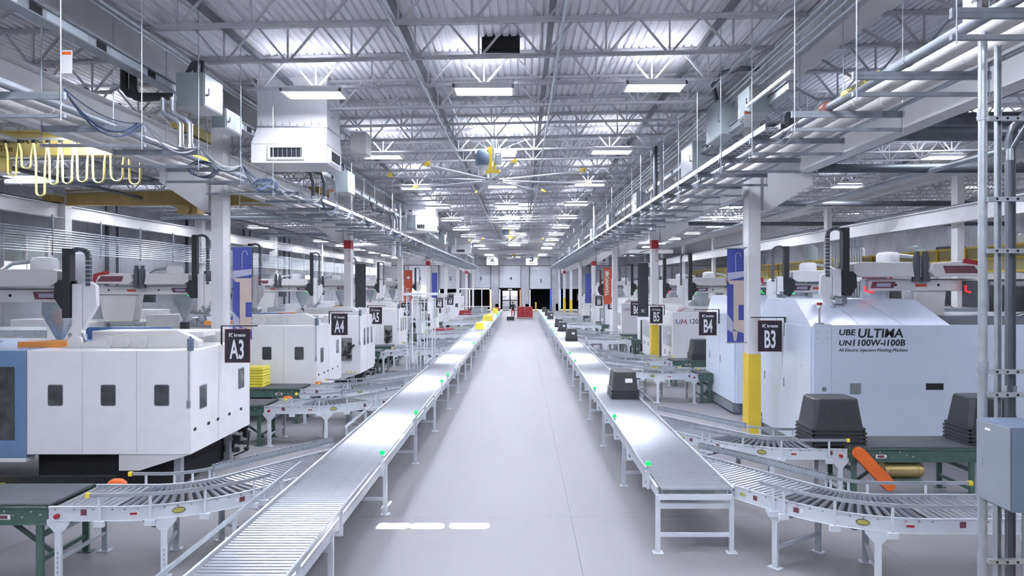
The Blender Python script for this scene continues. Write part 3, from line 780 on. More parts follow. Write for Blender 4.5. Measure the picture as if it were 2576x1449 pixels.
tote_stack(5.32, 11.79, .905, .46, .36, .52, 5, 'large black tote beside the orange chain guard', group='black totes at the green belt end')
tote_stack(7.95, 11.79, .92, .46, .36, .52, 5, 'large black tote on the green belt partly behind the upright pipes', group='black totes behind the upright pipes')
tote_stack(6.5, 24.85, .92, .40, .36, .52, 4, 'large black tote between machines B4 and B5', group='black totes on the third belt of the B side')
# yellow totes
for i, (x, y, n, h) in enumerate(((-2.65, 42.7, 1, .40), (-2.63, 52.3, 1, .42), (-2.62, 55.0, 1, .42), (-2.6, 66.5, 1, .5))):
    tote_stack(x, y, bt, .30 if i != 1 else .42, .35, h, n, f'yellow tote on the aisle conveyor, {ordn(i)} one of the row going away', yel_pl, group='yellow totes on the conveyor')
m_ = []
for k in range(7):
    m = MB(); m.box(-.32, .32, -.27, .27, 0, .066 if k < 6 else .09)
    o = m.build('yellow_tray', yel_pl, None, bevel=.012, loc=(0,0,0)); o.location = (-7.15, 18.25, .917+k*.072)
    tag(o, f'yellow tray stacked on the green belt beside sign A3, {ordn(k)} from the bottom', 'tray', 'yellow trays stacked by sign A3')
tote_stack(-5.2, 62.6, .9, .62, .35, .42, 1, 'flat wide red tote on a far spur before machine A10', red_m)
tote_stack(-4.7, 41.1, .9, .75, .35, .14, 1, 'shallow red tray lying on a spur beyond sign A7', red_m)
tote_stack(-2.65, 72.8, bt, .3, .35, .4, 1, 'small red tote at the far end of the left conveyor', red_m)

# red bulk box on a pallet, black crate
t = thing('pallet_load', 'dark red bulk boxes on a wooden pallet in the middle of the aisle', 'pallet', (.33, 74.5, 0))
pm = MB()
for x in (-.8, 0, .8): pm.box(x-.05, x+.05, -.6, .6, .02, .12)
for i in range(7): pm.box(-.9, .9, -.6+i*.18, -.48+i*.18, .12, .145)
pm.build('pallet', wood, t)
for x in (-.42, .42): MB().box(x-.41, x+.41, -.5, .5, .146, 1.28).build('box', red_m, t, bevel=.03)
t = thing('utility_crate', 'low black crate on the aisle floor in front of the person', 'crate', (-1.15, 69.0, 0))
MB().box(-.38, .38, -.25, .25, .08, .45).build('body', black, t, bevel=.02)
for x in (-.3, .3): MB().cyl((x, -.2, .04), (x+.03, -.2, .04), .04, n=10).cyl((x, .2, .04), (x+.03, .2, .04), .04, n=10).build('wheel', black, t)
# stretch wrapped pallets inside door 4
for k, (x, z) in enumerate(((-.55, 0), (.62, 0), (-.55, 1.45), (.62, 1.45))):
    cx = DC[3]-.03
    o = MB().box(-.5, .5, -.5, .5, 0, 1.38).build('wrapped_load', wrap, None, bevel=.05, loc=(0,0,0)); o.location = (cx+x, Y1+1.0, z)
    MB().box(-.5, .5, -.52, -.5, .2, .25).box(-.5, .5, -.52, -.5, .7, .75).build('film_band', lett, o)
    tag(o, f'stretch-wrapped pallet load in dock opening 4, {"upper" if z else "lower"} one on the {"left" if x < 0 else "right"}', 'pallet load')
# person
def person():
    t = thing('person', 'worker in a dark jacket and dark red trousers standing by the far pallet load', 'person', (-1.0, 76.0, 0), .3)
    me = bpy.data.meshes.new('body')
    J = [(0,0,.98,.15),(0,0,1.15,.14),(0,0,1.38,.165),(0,0,1.52,.06),(0,0,1.60,.085),(0,0,1.70,.085),
         (-.10,0,.9,.09),(-.12,.03,.5,.065),(-.12,.02,.10,.045),(-.12,-.12,.04,.035),
         (.10,0,.9,.09),(.13,-.1,.52,.065),(.14,.05,.12,.045),(.14,-.09,.04,.035),
         (-.20,0,1.42,.06),(-.28,-.02,1.15,.045),(-.22,-.25,1.08,.035),(-.2,-.34,1.08,.035),
         (.20,0,1.42,.06),(.28,-.02,1.15,.045),(.22,-.25,1.1,.035),(.2,-.34,1.1,.035)]
    E = [(0,1),(1,2),(2,3),(3,4),(4,5),(0,6),(6,7),(7,8),(8,9),(0,10),(10,11),(11,12),(12,13),(2,14),(14,15),(15,16),(16,17),(2,18),(18,19),(19,20),(20,21)]
    me.from_pydata([j[:3] for j in J], E, []); o = bpy.data.objects.new('body', me); C.objects.link(o); o.parent = t
    o.modifiers.new('skin', 'SKIN')
    for v, j in zip(me.skin_vertices[0].data, J): v.radius = (j[3], j[3])
    me.skin_vertices[0].data[0].use_root = True
    sb = o.modifiers.new('sub', 'SUBSURF'); sb.levels = 1; sb.render_levels = 2
    # clothes by height: a real dye boundary between jacket, trousers and skin
    m = bpy.data.materials.new('worker_clothes'); m.use_nodes = True; nt = m.node_tree
    tc = nt.nodes.new('ShaderNodeTexCoord'); sp = nt.nodes.new('ShaderNodeSeparateXYZ'); r = nt.nodes.new('ShaderNodeValToRGB'); r.color_ramp.interpolation = 'CONSTANT'
    dv = nt.nodes.new('ShaderNodeMath'); dv.operation = 'DIVIDE'; dv.inputs[1].default_value = 2
    nt.links.new(tc.outputs['Object'], sp.inputs[0]); nt.links.new(sp.outputs['Z'], dv.inputs[0]); nt.links.new(dv.outputs[0], r.inputs['Fac'])
    e = r.color_ramp.elements; e[0].color = (.01,.01,.01,1); e[1].position = .04; e[1].color = (.30,.02,.04,1)
    q = e.new(.48); q.color = (.02,.025,.05,1); q = e.new(.755); q.color = (.40,.26,.20,1)
    nt.links.new(r.outputs['Color'], nt.nodes['Principled BSDF'].inputs['Base Color']); me.materials.append(m)
    MB().lathe([(.095,1.66),(.10,1.72),(.08,1.78),(.03,1.80)], (0,.01,0), 12).build('cap', dark, t, smooth=True)
    return t
person()

# ---------------------------------------------------------------- signs and banners
def sign(body, x, y, z, side, label, tilt=0):
    """hanging machine sign: bracket bar, two hooks, board"""
    t = thing('hanging_sign', label, 'sign', (x, y, z), tilt)
    MB().box(-.24, .24, -.008, .008, -.32, .32).build('board', signr, t, bevel=.006)
    MB().box(-.225, .225, -.012, .012, -.305, .305).build('face', signm, t)
    text('lettering', body, .50, lett, t, (0, -.014, -.085), sx=.47 if len(body) < 3 else .36, bold=.010)
    text('maker_name', 'kreate', .088, lett, t, (.05, -.014, .205), sx=.95, bold=.002)
    k = MB(); k.box(-.155, -.14, -.016, -.013, .17, .245)
    k.prism([(-.137,.208),(-.095,.245),(-.078,.245),(-.122,.205),(-.078,.165),(-.097,.165)], 'y', -.016, -.013)
    k.box(-.122,-.108,-.016,-.013,.232,.245)
    k.build('emblem', lett, t)
    g = side
    MB().box(*sorted((-.30*g, .38*g)), -.01, .01, .37, .39).box(*sorted((-.30*g-.015, -.30*g+.015)), -.01, .01, .0, .39).build('bracket', dark, t)
    for q in (-.13, .13): MB().cyl((q, 0, .31), (q, 0, .38), .005, n=6).build('hook', strutm, t)
    return t
AS = [('A3', -5.41, 12.98), ('A4', -5.40, 20.2), ('A5', -5.57, 26.0), ('A6', -5.6, 33), ('A7', -5.63, 38.9), ('A8', -5.42, 44.9), ('A9', -5.42, 51.6), ('A10', -6.7, 64.5)]
for b, x, y in AS:
    sign(b, x, y, 2.45, 1, f'dark hanging sign reading {b} on the left side machines', 0.02)
for b, x, y in [('B3', 5.54, 15.25), ('B4', 5.5, 20.2), ('B5', 5.12, 26.0), ('B6', 5.6, 33.5), ('B7', 5.57, 42.2), ('B8', 5.58, 49.5), ('B9', 5.58, 57.5), ('B10', 5.58, 66.5)]:
    sign(b, x, y, 2.47, -1, f'dark hanging sign reading {b} on the right side machines', -.06 if b == 'B3' else -.02).scale = (1.09 if b != 'B5' else 1.0,)*3
    if b == 'B5':
        sg_ = [q for q in C.objects if q.get('label', '').startswith('dark hanging sign reading B5')][0]
        MB().box(-.01, .01, 0, .9, .37, .39).build('bracket', dark, sg_)

def banner(kind, x0, x1, y, z0, z1, label):
    t = thing('banner', label, 'banner', ((x0+x1)/2, y, z0)); w_ = (x1-x0)/2; h = z1-z0
    base = {'tap': ban_b, 'dark': ban_d, 'orange': ban_o, 'red': ban_o, 'blue': ban_b}[kind]
    MB().box(-w_, w_, -.004, .004, 0, h).build('cloth', base, t)
    MB().cyl((-w_-.04, 0, h), (w_+.04, 0, h), .015, n=8).cyl((-w_-.02, 0, 0), (w_+.02, 0, 0), .012, n=8).build('pole', strutm, t)
    cx_ = -6.745 if x0 < 0 else 5.115
    MB().bar((cx_-t.location.x, .0, h+.02), ((-w_ if x0 < 0 else w_), 0, h+.02), .02, .02).bar((cx_-t.location.x, .0, .0), ((-w_ if x0 < 0 else w_), 0, .0), .02, .02).build('bracket', strutm, t)
    def q(poly, m, nm='print'): MB().prism([(u*w_, v*h) for u, v in poly], 'y', -.0075, -.0045).build(nm, m, t)
    if kind == 'tap':
        q([(-.98,.66),(.98,.70),(.98,.76),(-.98,.74)], ban_l, 'print_sky')
        q([(-.35,0.12),(.25,.12),(.10,.02),(-.2,.02)], ban_t, 'print_foot')
        q([(-.7,.62),(-.95,.66),(.98,.66),(.98,.40),(.35,.40),(.35,.24),(.98,.24),(.98,.10),(.3,.12),(-.25,.14),(-.25,.62)], ban_t, 'print_cabinet')
        q([(-.98,.14),(-.98,.30),(-.3,.22),(-.3,.10)], ban_l, 'print_floor')
        s_ = [( .0+.0, .75),(.0,.94)]; MB().tube([(0,-.01,.76*h),(0,-.01,.93*h),(.04,-.01,.955*h),(.09,-.01,.95*h),(.13,-.01,.91*h)], .008, n=6).build('print_tap', ban_l, t)
    if kind == 'dark':
        k = MB(); k.prism([(-.06,.06),(-.06,.20),(-.03,.20),(-.03,.06)], 'y', -.008, -.004); k.prism([(-.025,.13),(.05,.20),(.08,.20),(.01,.13),(.08,.06),(.05,.06)], 'y', -.008, -.004)
        k.v = [(v[0], v[1], v[2]+.1) for v in k.v]; k.build('emblem', lett, t)
    if kind in ('orange', 'red'):
        text('lettering', 'TEAMWORK' if kind == 'orange' else 'SAFETY', .27, lett, t, (-.02, -.008, h*(.58 if kind == 'orange' else .45)), rot=(PI/2, -PI/2, 0), sx=.95, bold=.01)
        MB().prism([(-.12,h*.84),(0,h*.80),(.12,h*.84),(0,h*.88)], 'y', -.008, -.004).prism([(-.06,h*.84),(0,h*.82),(.06,h*.84),(0,h*.86)], 'y', -.010, -.008).slot(1).build('emblem', [lett, ban_o], t)
    return t
banner('tap', -6.66, -6.22, 15.72, 2.36, 4.49, 'blue and tan picture banner of a tap over a cabinet, beside the near left column')
banner('tap', 4.66, 5.04, 15.5, 2.30, 4.44, 'blue and tan picture banner of a tap over a cabinet, beside the near right column')
banner('dark', -6.62, -6.2, 27.1, 2.44, 4.46, 'charcoal grey banner hanging beside the second left column')
banner('dark', 4.60, 5.02, 27.1, 2.36, 4.50, 'charcoal grey banner with a small white emblem above sign B6')
banner('red', -6.65, -6.2, 38.6, 1.9, 4.45, 'red banner reading SAFETY before the bright dock door')
banner('orange', 4.62, 5.05, 38.6, 2.54, 4.61, 'orange banner reading TEAMWORK above sign B7')
banner('blue', -6.62, -6.2, 50.1, 2.3, 4.53, 'plain blue banner before dock door 2 on the left')
banner('blue', 4.65, 5.05, 50.1, 2.3, 4.5, 'plain blue banner over sign B10 near the doors')
# bay number signs near the far wall
for n, x in (('2', -4.1), ('3', 1.35), ('1', -12.3), ('4', 11.2)):
    t = thing('bay_sign', {'2': 'white hanging board with a black 2, above and between dock doors 3 and 4', '3': 'white hanging board with a black 3, between dock doors 4 and 5', '1': 'leftmost white number board before the bright dock door', '4': 'rightmost white number board, near dock door 7'}[n], 'sign', (x, 94.5, 6.4))
    MB().box(-.8, .8, -.02, .02, 0, 1.9).build('board', lett, t)
    text('lettering', n, 1.35, blkl, t, (0, -.025, .92), bold=.03)
    MB().box(-.35, .35, -.024, -.021, .14, .22).build('caption', blkl, t)

# ---------------------------------------------------------------- moulding machines
def clutter(m, cx, cy, cz, dx, dy, dz_, n, seed):
    r = random.Random(seed)
    for i in range(n):
        x = cx+(r.random()-.5)*dx; y = cy+(r.random()-.5)*dy; z = cz+(r.random()-.5)*dz_
        if i % 3 == 0: m.cyl((x, y, z), (x+(r.random()-.5)*.3, y, z+(r.random()-.3)*.25), .02+.03*r.random(), n=8)
        else: m.cbox((x, y, z), (.05+.12*r.random(), .05+.1*r.random(), .05+.12*r.random()), Matrix.Rotation(r.random(), 3, 'Z'))
    return m
def pane(t, c, d, axis='y', name='window'):
    """dark glazed inspection window with rim; c centre, d (width, height); faces -y or +x"""
    w_, h = d[0]/2, d[1]/2
    def rr(k, r):
        pts = []
        for cx, cz, a0 in ((k*w_-r, k*h-r, 0), (-k*w_+r, k*h-r, 90), (-k*w_+r, -k*h+r, 180), (k*w_-r, -k*h+r, 270)):
            for i in range(4): a = math.radians(a0+30*i); pts.append((cx+r*math.cos(a), cz+r*math.sin(a)))
        return pts
    if axis == 'y':
        f_ = MB().prism([(c[0]+u, c[2]+v) for u, v in rr(1.0, .03)], 'y', c[1]-.006, c[1]+.01).build(name, strutm, t)
        MB().prism([(c[0]+u, c[2]+v) for u, v in rr(.93, .03)], 'y', c[1]-.010, c[1]-.005).build('pane', glassd, f_)
    else:
        sg = axis
        f_ = MB().prism([(c[1]+u, c[2]+v) for u, v in rr(1.0, .02)], 'x', c[0]-.01, c[0]+.006*sg).build(name, strutm, t)
        MB().prism([(c[1]+u, c[2]+v) for u, v in rr(.92, .02)], 'x', c[0]+.005*sg, c[0]+.010*sg).build('pane', glassd, f_)
def machine_a(y, label, kind, z0=.685, z1=2.48, depth=2.55, width=2.83, blue=True):
    """left-side moulding machine; local origin on the floor at its aisle-side front corner, body to -x"""
    t = thing('moulding_machine', label, 'machine', (-5.7, y, 0))
    MB().box(-width, 0, 0, depth, z0, z1).build('enclosure', white, t, bevel=.015)
    seam = MB()
    for x in (-.66*width, -.33*width): seam.box(x-.003, x+.003, -.002, .001, z0+.02, z1-.02)
    seam.box(-.001, .002, depth*.42, depth*.42+.005, z0, z1); seam.build('door_seam', galv, t)
    if kind == 3:
        for x in ((-2.33, -1.42, -.5) if y < 15 else (-1.4, -.5, -2.33)): pane(t, (x, 0, 1.71), (.26, .37))
        for yy, zz in ((.45, 1.62), (2.10, 1.72)): pane(t, (0, yy, zz), (.28, .42), 1)
        for yy in (.10, .62, 1.0, 1.5, 2.05): MB().box(-.002, .006, yy, yy+.09, 1.07, 1.12).build('vent_slot', dark, t)
    else:
        c = MB().box(-.68, -.30, -.02, .001, .95, 1.75).build('machinery_opening', mat('dim_interior', (.25,.25,.26), .6), t)
        o = clutter(MB(), -.46, -.05, 1.28, .26, .04, .55, 14, int(y*10)).tube([(-.62,-.05,1.65),(-.6,-.06,1.4),(-.5,-.06,1.45),(-.64,-.05,1.1)], .014, n=6).build('hoses', black, t); o['kind'] = 'stuff'
        for yy in (.6, 1.15, 1.75): pane(t, (0, yy, 1.75), (.24, .62), 1)
        for i in range(3): MB().prism([(-.52+i*.14,z0+.05),(-.44+i*.14,z0+.05),(-.48+i*.14,z0+.11)], 'y', -.006, 0).build('warning_label', yellow, t)
    # corner post with beacon and conduit
    MB().cyl((-.02, .03, z1), (-.02, .03, z1+.2), .055, n=14).cyl((-.02,.03,z1+.2),(-.02,.03,z1+.24),.02,n=8).build('cable_gland', bluebox, t, smooth=True)
    MB().cyl((-.03, -.015, 1.6), (-.03, -.015, z1), .012, n=8).box(-.06, 0, -.03, 0, 1.5, 1.62).build('conduit', galv, t)
    # top works: arms, discs and covers seen above the enclosure
    tw = MB().prism([(-2.6, 0), (-1.2, .30), (-.5, .32), (-.1, .12), (-.1, 0)], 'y', .5, .7).prism([(-2.0, 0), (-1.5, .22), (-.25, .26), (-.25, .16), (-1.4, 0)], 'y', 1.0, 1.5)
    tw.v = [(a, b, c_+z1) for a, b, c_ in tw.v]; tw.box(-width+.05, -.2, 1.6, 2.4, z1, z1+.18).build('toggle_cover', ivory, t) if False else None
    tw.build('toggle_arm', ivory, t, bevel=.01)
    MB().box(-width+.05, -.15, 1.7, 2.4, z1-.01, z1+.22).build('top_cover', ivory, t, bevel=.02)
    for x, r_ in ((-2.3, .13), (-1.75, .12), (-1.1, .10), (-1.4, .08)):
        MB().cyl((x, .46, z1+.10), (x, .50, z1+.10), r_, n=18).cyl((x, .44, z1+.1), (x, .46, z1+.1), r_*.3, n=10).build('pulley', ivory, t, smooth=True)
    MB().box(-width-.6, -width+.3, .6, 1.1, z1-.02, z1+.10).build('orange_cover', mat('orange_cover_paint', (.75,.30,.06), .45), t, bevel=.01)
    # frame, bed, feet
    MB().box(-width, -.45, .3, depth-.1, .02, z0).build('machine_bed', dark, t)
    MB().prism([(-1.25, z0), (-.02, z0), (-.9, z0-.28), (-1.25, z0-.28)], 'y', .02, .3).build('chute', ivory, t)
    for yy in (.25, depth-.3): MB().box(-.42, -.30, yy, yy+.12, 0, z0).box(-.5, -.2, yy-.06, yy+.18, 0, .02).build('leg', galv, t)
    o = clutter(MB(), -.2, depth-.1, .42, .35, .3, .5, 12, 5).tube([(-.1,depth-.1,.7),(-.02,depth,.5),(-.05,depth,.15),(-.3,depth-.1,.05)], .02, n=6).build('hoses', black, t); o['kind'] = 'stuff'
    # rest of the machine towards the wall
    if blue:
        MB().box(-width-2.6, -width-.003, -.02, depth, z0-.05, z1-.0).build('blue_housing', steel_b, t, bevel=.01)
        MB().box(-width-1.5, -width-.19, -.03, -.018, .95, 2.2).build('guard_window', glassd, t)
        MB().box(-width-2.6, -width, -.02, .2, z0-.12, z0-.052).build('sill', white, t)
    else:
        MB().box(-width-2.6, -width-.003, .0, depth, z0, z1-.25).build('rear_housing', ivory, t, bevel=.01)
    MB().box(-10.6, -width-2.61, .3, depth-.2, .1, 2.1).build('injection_housing', ivory, t, bevel=.02)
    MB().box(-10.4, -width-2.9, .5, depth-.4, 2.1, 2.32).build('rail_cover', galv, t)
    MB().box(-7.8, -6.6, .4, 1.4, 2.1, 2.55).build('control_cabinet', white, t, bevel=.01)
    if kind == 3: MB().prism([(-3.6, z1), (-3.3, z1+.25), (-1.6, z1+.25), (-1.6, z1)], 'y', 2.42, 2.5).build('blue_cover', bluep, t)
    return t
machine_a(11.75, 'large white moulding machine with three square windows in front, under sign A3', 3)
machine_a(19.0, 'large white moulding machine behind sign A3 and under sign A4', 3, blue=False)
machine_a(24.1, 'white moulding machine with open machinery hatch below sign A5', 5, .48, 2.52, 2.4, 2.6, False)
machine_a(31.6, 'white moulding machine with open hatch below sign A6', 5, .48, 2.52, 2.4, 2.6, False)
machine_a(38.5, 'white moulding machine below sign A7', 5, .48, 2.52, 2.0, 2.6, False)
machine_a(44.5, 'white moulding machine past sign A8', 5, .48, 2.52, 2.4, 2.6, False)
machine_a(51.3, 'white moulding machine past sign A9', 3, .6, 2.5, 2.4, 2.6, False)
machine_a(64.8, 'white moulding machine with square window below sign A10, furthest on the left', 3, .3, 2.6, 2.5, 2.9, False)
# black pit mats and dark rails on the floor in front of the near machine
t = thing('machine_base_frame', 'low dark machine base rails in front of the white machine under sign A3', 'machine', (-8.4, 11.0, 0))
MB().box(-3.5, 1.6, 0, .1, .05, .30).box(-3.5, 1.6, .35, .45, .3, .42).build('rail', black, t)
MB().box(-3.5, .9, .12, .34, .2, .24).build('pipe', galv, t)
for x in (-1.9, -.3): MB().cyl((x, .22, .25), (x, .22, .32), .17, n=16).build('foot_pad', yellow, t)

def machine_b(y, label, depth=3.1, z0=.27, z1=2.82, width=7.2, hood=True, name_text=False):
    """right-side moulding machine; local origin floor corner, body to +x"""
    t = thing('moulding_machine', label, 'machine', (5.9, y, 0)); m = bluewh
    MB().box(0, .36, 0, .05, z0, z1).build('corner_panel', m, t, bevel=.006)
    MB().box(.365, width, 0, .05, z0, z1-.02).build('front_panel', m, t, bevel=.006)
    MB().box(-.02, width, .052, depth, z0, z1-.06).build('enclosure', m, t, bevel=.015)
    MB().box(-.045, -.02, .06, depth*.5-.01, z0, z1-.05).build('side_door', m, t, bevel=.006)
    MB().box(-.045, -.02, depth*.5+.01, depth, z0, z1-.05).build('side_door', m, t, bevel=.006)
    for k, (yy, zz) in enumerate(((.45,1.9),(.9,1.75),(.5,1.1),(1.0,1.0),(1.9,1.25),(2.3,1.4),(2.0,.9),(2.6,.8))):
        if yy < depth-.2: MB().box(-.052, -.045, yy, yy+.06, zz, zz+.05).build('latch', ivory, t)
    for yy in (depth*.5-.12, depth*.85): MB().box(-.060, -.045, yy, yy+.04, 1.35, 1.55).build('door_handle', strutm, t)
    if hood:
        zt = 3.42; a = z1-.05
        y1, y2 = .10, 1.0
        for j, (xa, xb, xta, xtb) in enumerate(((-.02, 1.0, .02, .75), (1.01, 1.9, .76, 1.45), (1.91, 2.85, 1.46, 2.62))):
            zc = 3.30
            mm = MB(); q = [(xa, y1, a), (xb, y1, a), (xtb, y2, zc), (xta, y2, zc), (xa, depth-.05, a), (xb, depth-.05, a), (xtb, depth-.4, zc), (xta, depth-.4, zc)]
            mm.add(q, [(0,1,2,3), (3,2,6,7), (0,3,7,4), (1,5,6,2), (4,7,6,5)]); mm.build('hood_panel', m, t)
        MB().cyl((.14, .06, z1), (.14, .06, z1+.32), .02, n=10).cyl((.14,.06,z1),(.14,.06,z1+.02),.09,n=12).build('beacon_pole', galv, t)
        MB().cyl((.14, .06, z1+.32), (.14, .06, z1+.38), .05, n=14).build('beacon_base', white, t)
        MB().cyl((.14, .06, z1+.38), (.14, .06, z1+.43), .05, n=14).build('beacon_lens', redp, t)
    bolt = MB()
    for x, z in ((.07,2.65),(.27,2.65),(.07,2.53),(.27,2.53)): bolt.cyl((x,-.006,z),(x,.0,z),.012,n=8)
    bolt.build('bolts', strutm, t)['kind'] = 'stuff'
    for z in (1.50, 1.35): MB().cyl((.21, -.01, z), (.21, 0, z), .05, n=18).cyl((.21,-.02,z),(.21,-.01,z),.025,n=12).build('round_port', strutm, t)
    MB().box(.73, .95, -.006, 0, 1.40, 1.62).build('vent_grille', galv, t)
    MB().box(2.27, 2.62, -.008, 0, 1.49, 1.62).build('control_strip', black, t)
    if name_text:
        text('lettering', 'UBE', .165, blkl, t, (.50, -.004, 2.645), sx=1.15, bold=.004, align='LEFT', shear=.12)
        text('lettering', 'ULTIMA', .25, blkl, t, (.88, -.004, 2.625), sx=1.05, bold=.005, align='LEFT', shear=.12)
        text('lettering', 'UN', .15, blkl, t, (.50, -.004, 2.43), sx=1.15, bold=.003, align='LEFT', shear=.12)
        text('lettering', '1100W-i100B', .18, blkl, t, (.76, -.004, 2.435), sx=1.02, bold=.004, align='LEFT', shear=.12, space=1.05)
        text('lettering', 'All Electric Injection Molding Machine', .095, blkl, t, (.50, -.004, 2.29), sx=.96, align='LEFT', shear=.25)
    MB().box(.1, width, .4, depth-.1, 0, z0).build('machine_bed', strutm, t)
    MB().box(-.02, .15, .3, depth-.1, .05, z0-.02).build('side_skirt', strutm, t)
    o = clutter(MB(), -.1, depth-.15, .3, .25, .2, .4, 12, 9).build('hoses', galv, t); o['kind'] = 'stuff'
    MB().box(2.9, width-.1, .5, depth-.3, z1-.06, z1+.14).build('rail_cover', mat('machine_grey', (.14,.15,.17), .5), t)
    c = MB()
    for k in range(5): c.tube(sag((4.3+.2*k, .45, z1+.12), (5.2+.25*k, .42, z1+.16), -.10-.03*k, 8), .014, n=6)
    c.build('hoses', black, t)['kind'] = 'stuff'
    return t
machine_b(13.8, 'large pale blue moulding machine with black lettering beside sign B3', name_text=True)
machine_b(18.76, 'pale blue moulding machine with sloped hood behind the near yellow-footed column', depth=2.95, z0=.35)
def machine_u(y, label, depth, z0=.3, z1=2.56, txt='1200emX', width=4.5):
    t = thing('moulding_machine', label, 'machine', (5.9, y, 0))
    MB().box(0, width, 0, depth, z0, z1).build('enclosure', white, t, bevel=.015)
    for k in (0, 1):
        yy = .25+k*.85
        f_ = MB().box(-.014, 0, yy-.05, yy+.75, 1.15, 2.0).build('side_window', ivory, t); MB().box(-.02, -.012, yy, yy+.70, 1.2, 1.95).build('pane', mat('reflecting_pane', (.45,.47,.50), .1), f_)
        MB().box(-.03, -.01, yy+.25, yy+.32, .8, .98).build('door_handle', strutm, t)
    MB().box(-.01, 0, 2.15, 2.6, .35, 1.9).build('service_opening', dark, t)
    text('lettering', txt, .26, blkl, t, (.62, -.005, 2.18), sx=1.0, align='LEFT')
    k = MB(); k.tube([(.14,-.006,2.27),(.15,-.006,2.15),(.21,-.006,2.10),(.27,-.006,2.15),(.29,-.006,2.27)], .016, n=6); k.build('emblem', bluep, t)
    k = MB().tube([(.33,-.006,2.09),(.37,-.006,2.27),(.43,-.006,2.14),(.50,-.006,2.27),(.53,-.006,2.09)], .02, n=6); k.build('emblem', redp, t)
    MB().box(.3, width, .4, depth-.3, z1, z1+.18).build('top_cover', ivory, t, bevel=.02)
    MB().prism([(.6,z1),(1.3,z1+.45),(3.9,z1+.55),(4.2,z1)], 'y', depth*.5, depth*.5+.2).build('toggle_arm', ivory, t, bevel=.01)
    MB().cyl((2.9,depth*.5-.04,z1+.34),(2.9,depth*.5,z1+.34),.18,n=20).cyl((2.9,depth*.5-.05,z1+.34),(2.9,depth*.5-.04,z1+.34),.12,n=20).build('pulley', strutm, t)
    for j in range(5): MB().tube(sag((.2+.05*j, .2+.02*j, z1+.02), (1.0+.03*j, .6, z1+.05), -.10, 6), .02, n=6).build('hose', redp if j % 2 else ivory, t)
    MB().box(.1, width, .2, depth-.1, 0, z0).build('machine_bed', strutm, t)
    MB().box(width+.01, 10.5, .2, depth-.3, .1, 2.2).build('rear_housing', ivory, t, bevel=.02)
    return t
machine_u(26.7, 'white moulding machine with double side window behind sign B5', 3.9)
machine_u(31.3, 'white moulding machine behind sign B6', 3.6)
machine_u(40.5, 'white moulding machine with a model mark behind sign B7', 5.5, txt='950')
machine_u(49.0, 'white moulding machine behind sign B8', 3)
machine_u(56.5, 'white moulding machine behind sign B9', 3)
machine_u(66.0, 'white moulding machine furthest on the B side', 3)

